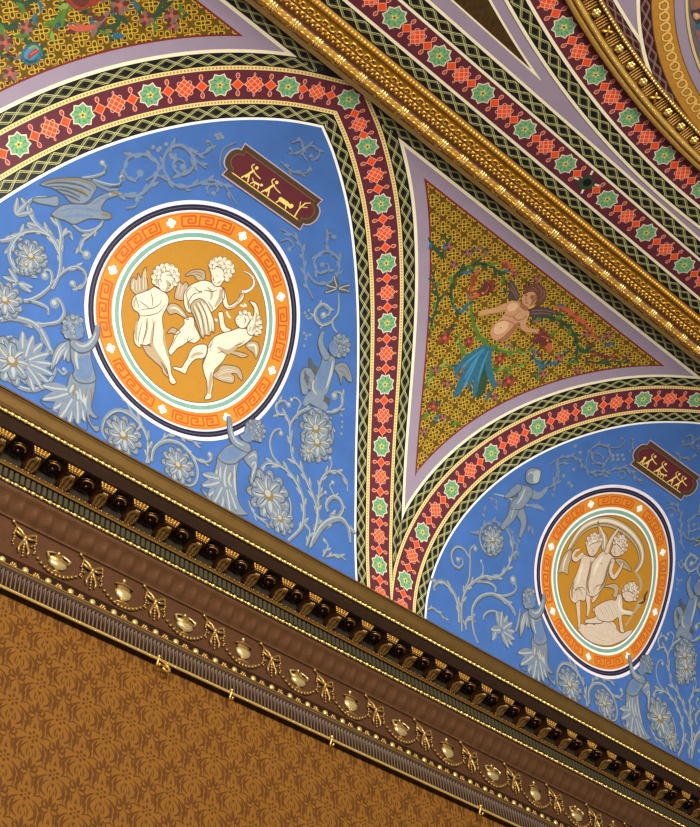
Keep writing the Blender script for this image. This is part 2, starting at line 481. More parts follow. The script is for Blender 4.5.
M_rust = mat('rust_paint', (142, 58, 40), .6, var=.2, scale=60); M_rustD = mat('rust_dark_paint', (96, 48, 40), .6, var=.2, scale=60); M_coral = mat('coral_paint', (186, 84, 58), .6)
M_mauve = mat('mauve_paint', (128, 92, 82), .6, var=.15)
M_gold_p = mat('gold_paint', (206, 160, 66), .5)

def crop(ox, oy, k): return lambda x, y: at(ox+x/k, oy+y/k)
def tr(f, s): 
    "trace: 'x,y x,y ...' in crop pixels -> surface points"
    return [f(*map(float, q.split(','))) for q in s.split()]
def blob(P_, f, s, m, ly=0, n=5): P_.add(cr(tr(f, s), n, True), m, ly)
def limb(P_, f, s, w, m, ly=0, n=6, caps=True):
    "rounded tapering stroke; w = widths in surface units at each traced point"
    pts = tr(f, s); q = cr([(a[0], a[1]) for a in pts], n); ws = [v[0] for v in cr([(x, 0) for x in w], n)]
    P_.stroke(q, ws, m, ly)
    if caps: P_.add(ellipse(q[-1][0], q[-1][1], ws[-1]/2, ws[-1]/2, 10), m, ly); P_.add(ellipse(q[0][0], q[0][1], ws[0]/2, ws[0]/2, 10), m, ly)
def leafy(P_, pts, w, m, mL, ly=0, step=.012, side=1, ll=.010):
    "vine with pointed leaflets along it"
    P_.stroke(pts, w, m, ly, taper=lambda t: .35+.65*math.sin(PI*min(1, t*1.1+.1)) if t < .9 else .4)
    Q = Path(pts); t = step; k = 0
    while t < Q.len-step*.3:
        sg = 1 if k % 2 else -1; b, d = Q.pos(t)
        l = ll*(.6+.4*math.sin(PI*t/Q.len))
        tip = (b[0]+d[0]*l*.8-d[1]*sg*l*.9, b[1]+d[1]*l*.8+d[0]*sg*l*.9)
        a = (b[0]-d[0]*l*.35, b[1]-d[1]*l*.35); c = (b[0]+d[0]*l*.35, b[1]+d[1]*l*.35)
        P_.add(cr([a, ((a[0]+tip[0])/2-d[0]*l*.2, (a[1]+tip[1])/2-d[1]*l*.2), tip, ((c[0]+tip[0])/2+d[0]*l*.1, (c[1]+tip[1])/2+d[1]*l*.1), c], 3, True), m if k % 3 else mL, ly)
        t += step; k += 1
def floret(P_, c, r, m, mL, mC, ly=0, n=6, rot=.3):
    for i in range(n):
        a = rot+2*PI*i/n; q = (c[0]+r*.6*math.cos(a), c[1]+r*.6*math.sin(a))
        P_.add(ellipse(q[0], q[1], r*.42, r*.26, 10, a), m if i % 2 else mL, ly)
    P_.add(ellipse(c[0], c[1], r*.28, r*.28, 10), mC, ly+1)

def mosaic_panel(x0, label, cat='mosaic panel'):
    o = Paint(11)
    o.add(spandrel_poly(x0, .0620, .5815), M_redline, 0)
    o.add(spandrel_poly(x0, .0645, .5790), M_mosaic, 1)
    T = thing('mosaic_spandrel', surf(x0, .5, .01), label, cat, None)
    o.build('mosaic_ground', T)
    return T
MOS = mosaic_panel(X0, 'gold mosaic triangle with a winged putto rising from green scrolls')
MOS2 = mosaic_panel(X0-.824, 'gold mosaic triangle in the top left corner with a blue egg shaped fruit')

f6 = crop(440, 260, 4.375); f7 = crop(480, 270, 8.75); f5 = crop(420, 180, 7); f8 = crop(415, 380, 7)
# scrolls of foliage
v = Paint(14)
for s_, w, m1, m2 in (('60,210 48,150 60,80 110,35 190,15 250,45 290,100 285,150', .0052, M_leafD, M_leaf),
                      ('135,190 138,250 170,330 215,375 280,400 340,402 390,398 420,385', .0050, M_leaf, M_leafL),
                      ('78,320 90,380 125,430 180,465 260,478 330,465 380,450', .0050, M_leaf, M_leafL),
                      ('395,265 450,245 520,262 575,310 600,370 590,430 560,460', .0055, M_leafD, M_leaf),
                      ('410,390 412,430 440,460 490,450 530,420 555,380', .0040, M_teal, M_leafD),
                      ('60,200 80,225 110,215 125,190', .0045, M_teal, M_leafD),
                      ('600,370 620,400 660,400 690,385', .0040, M_leafD, M_leaf),
                      ('-50,-100 -30,-60 0,-30 30,-60 20,-120', .0045, M_leafD, M_teal),
                      ('-60,560 -40,500 10,465 50,460', .0045, M_leaf, M_leafL),
                      ('-50,330 -30,250 -10,180 -20,110 -40,40', .0036, M_leafD, M_leaf),
                      ('640,440 700,450 760,440 830,452', .0036, M_leafD, M_rust)):
    leafy(v, cr(tr(f6, s_), 6), w, m1, m2, 0, .0105, ll=.0105)
v.build('green_scroll', MOS)
for s_, w, m1, m2 in (('500,205 550,215 600,250 650,300 690,350', .0058, M_coral, M_rust),
                      ('270,0 300,20 330,60', .0058, M_coral, M_rust),
                      ('120,150 145,100 150,60 165,50', .0050, M_rust, M_coral),
                      ('660,395 720,420 780,425', .004, M_rustD, M_rust)):
    v = Paint(15); leafy(v, cr(tr(f6, s_), 6), w, m1, m2, 0, .009, ll=.008); v.build('red_ribbon_leaf', MOS)
def inside(poly, q, r=0):
    def hit(x, y):
        k = False
        for (x1, y1), (x2, y2) in zip(poly, poly[1:]+poly[:1]):
            if (y1 > y) != (y2 > y) and x < (x2-x1)*(y-y1)/(y2-y1)+x1: k = not k
        return k
    return all(hit(q[0]+r*math.cos(a), q[1]+r*math.sin(a)) for a in (0, .8, 1.6, 2.4, 3.2, 4, 4.8, 5.6))
MP = {id(MOS): spandrel_poly(X0, .0645, .5790), id(MOS2): spandrel_poly(X0-.824, .0645, .5790)}
def griffin(c, a, k=1.0):
    f = frame(c, a); d_ = Paint(18)
    for i in range(7):
        b = 2.1+i*.36; l = .017*k*(1-.08*abs(i-3)); g = frame(f(-.003*k, 0), a+b)
        d_.add(cr([g(0, 0), g(l*.4, .0032*k), g(l, .0005), g(l*.4, -.0032*k)], 3, True), M_rust if i % 2 else M_rustD, 0)
    d_.add(cr([f(-.010*k, .006*k), f(0, .0085*k), f(.008*k, .005*k), f(.012*k, .001*k), f(.007*k, -.004*k), f(-.002*k, -.007*k), f(-.010*k, -.006*k)], 4, True), M_rustD, 1)
    d_.add(cr([f(.008*k, .004*k), f(.019*k, .002*k), f(.021*k, -.005*k), f(.015*k, -.001*k), f(.009*k, -.002*k)], 4, True), M_coral, 2); d_.add(cr([f(.007*k, -.003*k), f(.015*k, -.005*k), f(.016*k, -.008*k), f(.008*k, -.006*k)], 3, True), M_rust, 2)
    d_.add(ellipse(*f(.003*k, .003*k), .0015*k, .0013*k, 8), M_gold_p, 3); d_.stroke(cr([f(-.008*k, 0), f(-.002*k, .004*k), f(.004*k, .006*k)], 4), .0014*k, M_coral, 2)
    d_.build('griffin_head', MOS)
griffin(f6(190, 130), -1.9, 1.1); griffin(f6(455, 350), -.25, 1.15)
random.seed(5)
for T_, lim in ((MOS, 40), (MOS2, 34)):       # small half-faded sprigs between the scrolls
    MPP = MP[id(T_)]; xs_ = [p[0] for p in MPP]; ys_ = [p[1] for p in MPP]; k_ = 0
    while k_ < lim:
        q = (random.uniform(min(xs_), max(xs_)), random.uniform(min(ys_), max(ys_)))
        if not inside(MPP, q, .018) or not seen(q[0], q[1], 10): continue
        k_ += 1; v = Paint(13); a = random.uniform(0, 6.28); c0 = (M_leafD, M_mauve, M_rustD, M_leaf, M_teal)[k_ % 5]
        pts = cr([q, (q[0]+.010*math.cos(a), q[1]+.010*math.sin(a)), (q[0]+.016*math.cos(a+.7), q[1]+.016*math.sin(a+.7))], 4)
        leafy(v, pts, .0026, c0, M_leafD, 0, .0055, ll=.007); v.build('sprig', T_)
MPP = MP[id(MOS)]
for c_, r_ in (((20, 340), .013), ((300, 530), .013), ((260, 432), .011), ((125, 355), .010), ((-20, -160), .010), ((-30, 55), .010), ((30, 540), .009), ((-30, 640), .010), ((-70, 750), .008), ((10, 690), .007), ((60, 20), .008), ((420, 80), .008), ((330, 60), .007), ((-40, 420), .009), ((90, 470), .009), ((-20, 480), .008), ((520, 430), .009), ((600, 480), .008), ((450, 500), .009), ((380, 560), .007), ((-50, -40), .009), ((40, -60), .008), ((120, -30), .008), ((820, 420), .006), ((640, 325), .009), ((735, 330), .009), ((240, 600), .008)):
    if not inside(MPP, f6(*c_), r_): continue
    v = Paint(15); floret(v, f6(*c_), r_*.85, M_rustD, M_rust if r_ > .009 else M_mauve, M_coral, 0, 7, random.random()); v.build('flower', MOS)
# blue feathered tail
v = Paint(18)
for s_, w in (('200,370 150,440 110,500 60,600', .012), ('210,380 180,450 160,520 150,600', .011), ('220,380 210,460 225,520 240,560', .009), ('190,380 130,420 90,460 65,500', .009), ('150,400 120,470 95,540 80,590', .008), ('170,430 140,500 120,560', .007)):
    pts = cr(tr(f6, s_), 6); v.stroke(pts, w, M_teal, 0, taper=lambda t: .35+.8*math.sin(PI*(t*.85+.1)))
for s_ in ('195,385 145,450 105,520', '212,395 185,460 165,530', '185,390 130,435 95,470', '165,430 130,500 100,560'):
    v.stroke(cr(tr(f6, s_), 6), .0032, M_teal2, 1, taper=lambda t: .4+.7*math.sin(PI*t))
blob(v, f6, '160,400 200,385 215,440 205,540 185,590 160,600 150,540 150,460', M_leafD, -1)
v.build('feather_tail', MOS)
# putto
w_ = Paint(17)
blob(w_, f7, '345,230 320,150 275,80 250,110 255,180 240,240 290,265 330,262', M_wing, 0); blob(w_, f7, '420,360 470,320 560,325 640,345 690,372 620,392 540,400 450,410', M_wing, 0)
for s_ in ('335,235 300,170 270,110', '320,250 290,190 262,150', '450,355 550,350 660,370', '450,380 540,375 620,385'): w_.stroke(cr(tr(f7, s_), 5), .0014, M_mauve, 1)
limb(w_, f7, '400,330 440,325 500,298 520,296', [.003, .0035, .003, .0015], M_gold_p, 2)
w_.build('wings', MOS)
v = Paint(21)
limb(v, f7, '265,300 200,325 130,352 60,360 15,372', [.0105, .0105, .0090, .0078, .0070], M_skin, 0)
for s_ in ('15,372 -12,362', '15,376 -18,378', '15,382 -10,392'): v.stroke(tr(f7, s_), .0022, M_skin, 0)
limb(v, f7, '400,375 385,430 375,490 410,520 470,528', [.0105, .0098, .0085, .0078, .0060], M_skin, 0)
for s_ in ('470,525 505,510', '470,528 512,530', '470,532 505,550'): v.stroke(tr(f7, s_), .0022, M_skin, 0)
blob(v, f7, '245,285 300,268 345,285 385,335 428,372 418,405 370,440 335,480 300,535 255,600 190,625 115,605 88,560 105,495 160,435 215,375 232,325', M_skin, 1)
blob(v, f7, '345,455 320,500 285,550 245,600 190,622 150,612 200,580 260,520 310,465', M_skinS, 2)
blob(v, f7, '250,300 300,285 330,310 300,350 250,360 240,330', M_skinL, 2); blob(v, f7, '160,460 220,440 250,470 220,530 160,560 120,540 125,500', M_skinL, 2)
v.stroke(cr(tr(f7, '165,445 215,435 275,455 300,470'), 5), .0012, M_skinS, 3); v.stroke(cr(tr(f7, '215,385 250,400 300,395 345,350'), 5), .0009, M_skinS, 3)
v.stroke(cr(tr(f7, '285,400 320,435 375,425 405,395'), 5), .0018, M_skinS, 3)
c_ = f7(180, 502); v.add(ellipse(c_[0], c_[1], .0011, .0011, 8), M_skinS, 4)
blob(v, f7, '345,290 385,290 420,325 400,355 360,330', M_skinS, 2)
b_ = v.build('putto', MOS)
h = Paint(25)
blob(h, f7, '372,225 398,190 445,170 492,185 500,235 480,285 440,315 398,312 368,280 362,248', M_skin, 0)
blob(h, f7, '440,220 490,215 492,250 465,295 430,312 450,270', M_skinS, 1)
for s_, w in (('388,222 400,214 412,222', .0013), ('435,238 450,232 464,242', .0013), ('400,228 398,255 410,262', .0009)): h.stroke(cr(tr(f7, s_), 4), w, M_hair, 2)
h.stroke(cr(tr(f7, '390,280 405,285 420,283'), 4), .0014, M_rust, 2)
h.build('head', b_)
h = Paint(26)
blob(h, f7, '380,205 405,150 450,118 510,112 560,145 582,200 570,260 530,305 480,318 492,270 490,220 470,190 430,188 400,205', M_hair, 0)
for s_ in ('450,140 480,160 500,190', '500,130 535,170 530,230', '420,160 450,170 480,180', '555,170 560,220 520,270'): h.stroke(cr(tr(f7, s_), 4), .0013, M_mauve, 1)
h.build('hair', b_)
# corner spandrel: foliage, fruit
g3 = crop(0, 0, 5.833); v = Paint(14)
for s_, w, m1, m2 in (('-60,110 0,140 60,165 130,150 190,120', .006, M_leafD, M_leaf), ('430,-20 380,60 320,130 280,220', .0065, M_leaf, M_leafL), ('640,-20 690,60 690,130 660,190 700,240', .006, M_leafD, M_teal),
                      ('640,60 580,130 500,170 430,170 400,120', .006, M_mauve, M_rustD), ('200,160 150,210 160,260 200,270', .004, M_leafD, M_leaf), ('820,40 880,90 930,80 960,30 930,-10', .0045, M_leafD, M_rustD), ('60,-20 120,20 180,10 240,-20', .006, M_leafD, M_leaf)):
    leafy(v, cr(tr(g3, s_), 6), w, m1, m2, 0, .0125, ll=.013)
v.build('green_scroll', MOS2)
v = Paint(16); blob(v, g3, '120,320 150,270 200,252 240,280 245,330 210,370 160,378 125,350', M_teal, 0); blob(v, g3, '140,310 175,275 215,275 225,310 190,345 150,345', M_teal2, 1)
blob(v, g3, '158,330 180,300 215,280 228,300 195,325 170,345', M_rust, 2); v.build('blue_fruit', MOS2)
v = Paint(16); blob(v, g3, '380,-20 450,60 520,40 570,20 590,-40', M_rust, 0); blob(v, g3, '420,0 470,40 520,10 500,-30', M_rustD, 1); blob(v, g3, '380,150 440,180 520,175 560,150 500,145 430,150', M_coral, 0)
v.build('red_bloom', MOS2)
v = Paint(17)
for s_, m in (('165,285 200,268 225,290', M_leafL), ('150,345 175,362 215,350', M_leafD), ('175,320 195,305 215,298', M_coral)): v.stroke(cr(tr(g3, s_), 4), .0022, m, 3)
v.build('fruit_highlight', MOS2)
for c_, r_ in (((60, 430), .010), ((150, 160), .009), ((1000, 90), .010), ((850, 110), .010), ((30, 250), .010), ((700, 30), .012), ((1010, 150), .008)):
    v = Paint(15); floret(v, g3(*c_), r_, M_rustD, M_mauve, M_coral, 0, 7, random.random()); v.build('flower', MOS2)
# ------------------------------------------------------------------ blue lunettes: grisaille colours
M_gris = mat('grisaille_grey', (112, 124, 136), .65, var=.12, scale=40); M_grisL = mat('grisaille_light', (160, 164, 156), .65); M_grisD = mat('grisaille_shade', (74, 78, 80), .65, var=.1, scale=40)
M_grisB = mat('grisaille_blue', (94, 116, 146), .65, var=.1, scale=30); M_ochre = mat('ochre_accent', (124, 106, 66), .65)
M_ring = mat('pink_white_ring', (226, 214, 218), .55); M_navy = mat('navy_ring', (24, 24, 44), .5); M_navyL = mat('navy_line', (92, 90, 112), .5)
M_orange = mat('orange_ring', (206, 130, 34), .55, var=.05, scale=60); M_key = mat('key_vermilion', (192, 76, 22), .55); M_teal3 = mat('celadon_ring', (122, 160, 142), .55, var=.08, scale=30)
M_disc = mat('gold_mosaic_disc', (176, 122, 32), .5, var=.16, scale=330); M_ivory = mat('ivory_figure', (216, 202, 174), .6, var=.03, scale=30); M_tan = mat('tan_shade', (140, 114, 80), .6); M_sep = mat('sepia_line', (92, 56, 34), .6)
M_ivoryD = mat('ivory_half_tone', (170, 150, 114), .6); M_putC = mat('stone_figure', (200, 178, 152), .6, var=.08, scale=50)
M_plq = mat('plaque_bronze', (74, 54, 30), .5); M_plqR = mat('plaque_oxblood', (88, 32, 38), .6, var=.06); M_plqL = mat('plaque_lilac_edge', (166, 148, 156), .6); M_fig = mat('pale_gold_figure', (232, 200, 104), .55)

def lunette_poly(xc, k, s0=-.02):
    "inside of a lunette at offset k"
    def side(sg):
        a = half_path(xc, sg).offset(sg*k, 300); out = []
        for p, q in zip(a[:-1], a[1:]):
            u, v = sg*(p[0]-xc), sg*(q[0]-xc)
            if u < 0 <= v: out = [(xc, p[1]+(q[1]-p[1])*(-u/(v-u)))]
            elif u >= 0 and p[1] > s0 and len(a) and (not out or math.hypot(p[0]-out[-1][0], p[1]-out[-1][1]) > .006): out.append(p)
        out.append((out[-1][0], s0)); return out
    L_, R_ = side(-1), side(1)
    return L_[::-1]+R_[1:]

def curls(P_, f, s_, r, m, ln, hi, ly=4):
    for i, c in enumerate(tr(f, s_)):
        P_.add(ellipse(c[0], c[1], r, r*.92, 10), ln, ly); P_.add(ellipse(c[0], c[1], r*.84, r*.76, 10), m, ly+1)
        a = i*1.3; P_.stroke([(c[0]+r*.5*math.cos(a+t), c[1]+r*.5*math.sin(a+t)) for t in (0, .8, 1.6, 2.4)], r*.22, hi if i % 2 else ln, ly+2)
# --- strokes of the grisaille scrollwork, traced in photo crops
def gscroll(P_, pts, w, ly=0, curl=0, base=None):
    L_ = M_grisL if base is None else M_gris; base = base or M_gris
    Q = Path(pts); n = len(pts)
    tp = lambda t: .38+.62*math.sin(PI*min(1, .18+t*.82))
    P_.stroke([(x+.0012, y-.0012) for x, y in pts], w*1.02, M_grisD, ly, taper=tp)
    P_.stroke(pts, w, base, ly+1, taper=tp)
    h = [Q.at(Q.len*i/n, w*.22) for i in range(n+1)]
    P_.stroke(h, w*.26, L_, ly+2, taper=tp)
    if curl: P_.add(ellipse(pts[-1][0], pts[-1][1], w*curl, w*curl, 12), base, ly+1); P_.add(ellipse(pts[-1][0]-w*.2, pts[-1][1]+w*.2, w*curl*.5, w*curl*.5, 10), L_, ly+2)
def gleaf(P_, c, a, l, w, ly=1, base=None):
    f = frame(c, a)
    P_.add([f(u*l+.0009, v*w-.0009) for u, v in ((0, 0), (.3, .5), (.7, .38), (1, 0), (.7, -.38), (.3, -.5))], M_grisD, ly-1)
    P_.add(cr([f(u*l, v*w) for u, v in ((0, 0), (.3, .5), (.7, .36), (1, .05), (.7, -.38), (.3, -.5))], 3, True), base or M_gris, ly)
    P_.stroke([f(.1*l, 0), f(.55*l, .08*w), f(.92*l, .02*w)], w*.18, M_gris if base is M_grisB else M_grisL, ly+1)
def gleaves(P_, pts, ll, ww, step, t0=.15, t1=.9, ly=1, sides=(1, -1), base=None):
    Q = Path(pts); t = Q.len*t0; k = 0
    while t < Q.len*t1:
        b, d = Q.pos(t); sg = sides[k % len(sides)]
        gleaf(P_, b, math.atan2(d[1], d[0])+sg*.48, ll*(.9+.3*((k*7) % 3)/2), ww, ly, base); t += step; k += 1
def gflower(P_, c, r, ly=2, sq=1.0, ang=0):
    for ring, n, rr, ln in ((0, 11, 1.0, .55), (1, 8, .66, .48)):
        for i in range(n):
            a = ang+2*PI*i/n+ring*.3; f = frame((c[0]+math.cos(a)*r*rr*.5, c[1]+math.sin(a)*r*rr*.5*sq), a)
            L_ = r*ln; W_ = r*.24
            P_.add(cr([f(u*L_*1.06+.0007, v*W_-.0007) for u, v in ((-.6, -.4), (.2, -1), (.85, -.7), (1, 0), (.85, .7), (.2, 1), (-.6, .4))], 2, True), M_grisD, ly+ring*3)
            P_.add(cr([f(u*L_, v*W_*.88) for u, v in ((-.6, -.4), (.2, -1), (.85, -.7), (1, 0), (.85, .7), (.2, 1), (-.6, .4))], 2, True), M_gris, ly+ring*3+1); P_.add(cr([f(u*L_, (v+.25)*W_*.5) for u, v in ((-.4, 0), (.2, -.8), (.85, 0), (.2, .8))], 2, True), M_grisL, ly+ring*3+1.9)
            P_.stroke([f(-.3*L_, 0), f(.7*L_, 0)], W_*.22, M_ochre if i % 3 == 0 else M_grisD, ly+ring*3+2)
    P_.add(ellipse(c[0], c[1], r*.25, r*.25, 12), M_ochre, ly+7); P_.add(ellipse(c[0]-r*.05, c[1]+r*.06, r*.15, r*.15, 10), M_grisL, ly+8)

def scroll_part(T, f, specs, name='scroll_ornament', soft=False):
    base = M_grisB if soft else None
    "specs: (trace, width, leaf length or 0, curl)"
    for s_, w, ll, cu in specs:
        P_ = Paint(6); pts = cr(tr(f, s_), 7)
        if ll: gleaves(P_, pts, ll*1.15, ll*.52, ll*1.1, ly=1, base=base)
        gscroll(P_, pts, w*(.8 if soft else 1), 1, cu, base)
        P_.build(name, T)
def flower_part(T, f, items):
    for x, y, r in items:
        P_ = Paint(10); gflower(P_, f(x, y), r); P_.build('blossom', T)
def fshape(P_, f, s, m, ly, ol=None, w=.0014, n=5):
    pts = cr(tr(f, s), n, True); P_.add(pts, m, ly)
    if ol: P_.stroke(pts, w, ol, ly+1, closed=True)
def fline(P_, f, s, w, m, ly, n=5): P_.stroke(cr(tr(f, s), n), w, m, ly, taper=lambda t: .35+.65*math.sin(PI*t))

def field(xc, label):
    T = thing('painted_lunette', surf(xc, .3, .01), label, 'painted lunette', 'blue painted lunettes above the cornice')
    g = Paint(1); g.add(lunette_poly(xc, -.0430), M_blue, 0); g.build('blue_field', T)
    return T
L_A = field(X1, 'large blue lunette with grey scrollwork, a bird and three grey cherubs')
L_B = field(X2, 'right blue lunette with grey scrollwork and a running grey cherub')
DX = X2-X1
def crops(dx):
    def c(ox, oy, k):
        def g(x, y): p = at(ox+x/k, oy+y/k); return (p[0]+dx, p[1])
        return g
    return c

# shared ornament of both lunettes (lower middle and right half)
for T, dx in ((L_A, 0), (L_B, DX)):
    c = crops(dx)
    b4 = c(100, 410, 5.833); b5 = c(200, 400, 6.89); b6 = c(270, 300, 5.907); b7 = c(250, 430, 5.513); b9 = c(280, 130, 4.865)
    scroll_part(T, b4, [('270,310 285,240 275,160 240,90 180,30 110,0 50,25 15,80 15,140 50,190', .0052, 0, 0), ('210,120 240,90 230,60 190,20 160,-40 140,-70', .0040, .010, 1.2),
                        ('300,300 310,240 340,200 400,180 470,200 530,260 565,340 560,410 520,440 450,415', .0052, 0, 0), ('470,200 540,270 600,305 650,290 640,262', .0036, .009, 1.2),
                        ('510,440 440,410 395,360 385,300 410,265', .0030, 0, 1.2), ('285,310 280,200 285,120', .0050, .012, 0), ('340,190 420,140 500,170 590,200', .0028, .009, 0)])
    flower_part(T, b4, [(135, 150, .026), (455, 325, .024)])
    scroll_part(T, b7, [('330,650 360,560 375,470 350,370 320,300 290,230 240,160 225,90 235,0', .0048, .012, 0), ('310,640 330,560 290,500', .0040, .01, 0),
                        ('210,610 280,540 298,460 290,370 250,280 190,210 110,180 60,210 0,320', .0056, .012, 0), ('190,210 130,150 110,70 130,10 165,-5 170,20', .0034, 0, 1.2),
                        ('170,560 215,500 225,420 200,340 150,290 90,270', .0030, 0, 0), ('-10,390 20,460 80,510 130,540', .0036, .009, 0),
                        ('340,640 365,520 380,400 385,300 420,240 480,230 530,280 535,340', .0044, .010, 0), ('430,240 450,190 440,155', .0026, 0, 1.2), ('375,420 385,370 415,345', .0030, 0, 1.0),
                        ('345,620 390,540 440,500 500,490 540,540 550,620', .0085, .016, 0), ('400,700 430,640 410,610', .0034, .009, 1), ('420,700 480,690 530,720', .0034, .009, 0)])
    flower_part(T, b7, [(100, 360, .034), (165, 490, .022), (370, 70, .026), (320, 120, .014)])
    scroll_part(T, b7, [('430,450 420,410 450,370 490,380 510,430 490,470 440,470', .0060, .008, 0), ('470,370 440,310 455,290', .003, 0, 1.2)], 'dolphin_scroll')
    scroll_part(T, b6, [('120,820 120,740 150,690 200,650 260,645 320,680 360,740 370,820', .0042, .008, 0), ('120,760 95,680 50,670 35,620 80,595 110,620', .0040, .009, 1), ('165,650 180,610 150,575 125,590', .003, 0, 1),
                        ('330,660 380,660 425,620 425,560 395,540 380,570', .0044, .010, 1.2), ('395,190 375,160 370,120 400,80 408,20 405,-40', .0034, 0, 0), ('365,125 310,145 270,110 270,60 310,25 350,50 345,85 315,90', .0050, .008, 1.0)])
    flower_part(T, b6, [(270, 760, .026)])
    scroll_part(T, b9, [('160,820 125,740 115,640 100,560 60,510 0,480', .0034, .009, 0), ('0,540 40,530 65,560 45,580', .0030, 0, 1.5), ('130,690 170,740 230,745 280,700 285,630 240,590 190,600 165,650 190,695 235,680 230,650 205,655', .0042, .009, 1.1),
                        ('245,590 225,540 240,500 265,520', .0030, .008, 1.2), ('55,60 100,50 110,90 75,115 50,90', .0028, .007, 1), ('130,150 110,100 150,75 190,100 180,140 150,125', .0030, .007, 1.2), ('0,150 60,200 120,210 150,190', .0026, .008, 1)], soft=True)
    P_ = Paint(8)
    for q in tr(b6, '205,75 215,95 228,60 240,105 225,110 200,195 215,210 235,205 210,230 200,270 420,680 425,720 425,750 420,790') : P_.add(ellipse(q[0], q[1], .0022, .0022, 8), M_gris, 0)
    P_.build('berries', T)['kind'] = 'stuff'
    # dark insect-like flourish near the border
    P_ = Paint(8)
    for a_ in (.3, .8, 2.5, 3.4, 4.0): gleaf(P_, b9(280, 770), a_, .02, .007, 1, M_grisD)
    P_.build('sprig', T)
    # --- cherub herm left of the medallion: crop (40,310) k 6.36
    c3 = c(40, 310, 6.3625); P_ = Paint(14)
    fshape(P_, c3, '150,205 180,195 190,225 190,320 170,330 150,290 110,340 70,385 65,350 85,270 115,220', M_gris, 0, M_grisD); 
    for s_ in ('80,350 110,270 160,210', '100,345 125,280 160,240', '150,320 160,280 175,250'): fline(P_, c3, s_, .0022, M_grisL, 2)
    P_.build('wing', T)
    P_ = Paint(17)
    fshape(P_, c3, '200,400 170,480 145,540 60,585 0,575 40,620 110,640 150,660 190,690 240,740 300,760 290,640 300,700 345,770 372,770 370,740 330,730 310,670 340,690 372,685 350,670 325,620 335,560 350,490 345,430 300,400', M_gris, 0, M_grisD)
    for s_ in ('160,560 190,520 215,470', '150,600 200,600 240,570', '165,650 220,640 250,600', '240,690 270,620 275,540', '290,640 285,580 300,520', '210,500 240,540 235,600', '250,500 260,600 240,700'): fline(P_, c3, s_, .0034, M_grisL, 2); 
    for s_ in ('170,580 205,540 225,480', '225,520 220,480 205,470', '285,560 295,530 285,510', '150,640 190,660 230,655', '320,600 325,540 320,500'): fline(P_, c3, s_, .0022, M_ochre, 3)
    q = c3(235, 520)
    for i, (a_, l_) in enumerate(((-2.75, .040), (-2.4, .046), (-2.1, .040), (-1.85, .046), (-1.6, .040), (-1.35, .036), (-1.1, .030))): gleaf(P_, (q[0]+.010*math.cos(a_), q[1]+.010*math.sin(a_)), a_, l_, .014, 4+(i % 2)*2)
    P_.build('leaf_skirt', T)
    P_ = Paint(22)
    fshape(P_, c3, '200,200 225,190 290,215 330,240 320,280 325,330 345,400 350,450 300,470 240,460 205,420 215,380 195,310 190,240', M_gris, 0, M_grisD)
    fshape(P_, c3, '220,330 300,290 315,330 330,400 300,440 240,430', M_grisB, 1); fline(P_, c3, '235,240 225,300 240,380', .004, M_grisL, 2)
    limb(P_, c3, '215,220 250,245 300,235 335,200 358,155 362,115', [.013, .014, .013, .011, .009, .008], M_grisD, 3); limb(P_, c3, '215,217 250,240 300,230 335,196 356,152 362,118', [.011, .012, .011, .009, .0075, .0065], M_gris, 4)
    fline(P_, c3, '225,212 260,232 300,222 335,185 352,145', .003, M_grisL, 5)
    for s_ in ('360,118 352,98', '363,116 362,94', '366,118 372,100'): P_.stroke(tr(c3, s_), .0026, M_gris, 5)
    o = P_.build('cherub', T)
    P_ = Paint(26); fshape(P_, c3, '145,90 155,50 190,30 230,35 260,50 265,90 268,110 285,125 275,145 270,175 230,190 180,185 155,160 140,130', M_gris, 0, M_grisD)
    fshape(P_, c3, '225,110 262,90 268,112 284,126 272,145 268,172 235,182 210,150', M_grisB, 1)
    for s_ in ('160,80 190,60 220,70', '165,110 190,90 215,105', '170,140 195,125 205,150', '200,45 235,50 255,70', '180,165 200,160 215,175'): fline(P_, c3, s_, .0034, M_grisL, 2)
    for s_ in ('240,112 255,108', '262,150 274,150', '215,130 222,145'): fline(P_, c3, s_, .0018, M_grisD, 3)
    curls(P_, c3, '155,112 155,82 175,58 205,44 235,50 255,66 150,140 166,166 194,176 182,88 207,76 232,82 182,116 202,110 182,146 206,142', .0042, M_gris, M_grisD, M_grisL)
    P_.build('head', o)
    # --- cherub herm under the medallion: crop (200,400) k 6.89
    P_ = Paint(14); fshape(P_, b5, '300,400 340,360 380,345 398,380 395,440 380,520 355,585 340,560 350,480 320,440', M_gris, 0, M_grisD)
    for s_ in ('330,400 370,375 385,400', '350,450 375,430 385,470', '355,540 368,490 385,440'): fline(P_, b5, s_, .0024, M_grisL, 2)
    P_.build('wing', T)
    P_ = Paint(17); fshape(P_, b5, '120,390 110,440 90,510 80,560 100,640 60,650 0,610 60,690 150,740 240,790 330,790 300,760 265,700 250,600 250,500 265,420 230,430 170,440', M_gris, 0, M_grisD)
    for s_ in ('115,480 105,560 125,640', '140,460 135,560 160,680', '180,450 165,540 185,640 220,700', '235,450 235,560 245,660', '90,620 140,660 190,690', '210,500 195,560 215,600'): fline(P_, b5, s_, .0036, M_grisL, 2)
    for s_ in ('125,500 120,580 140,640', '200,480 225,520 215,560', '160,600 180,660 230,700', '225,600 240,640'): fline(P_, b5, s_, .0022, M_ochre, 3)
    q = b5(175, 560)
    for i, (a_, l_) in enumerate(((-2.9, .030), (-2.5, .036), (-2.15, .036), (-1.9, .044), (-1.6, .044), (-1.3, .040), (-1.0, .034))): gleaf(P_, (q[0]+.008*math.cos(a_), q[1]+.008*math.sin(a_)), a_, l_, .013, 4+(i % 2)*2)
    P_.build('leaf_skirt', T)
    P_ = Paint(22); fshape(P_, b5, '235,300 280,290 330,295 350,320 340,360 300,395 265,420 240,440 170,440 120,400 130,370 180,320', M_gris, 0, M_grisD)
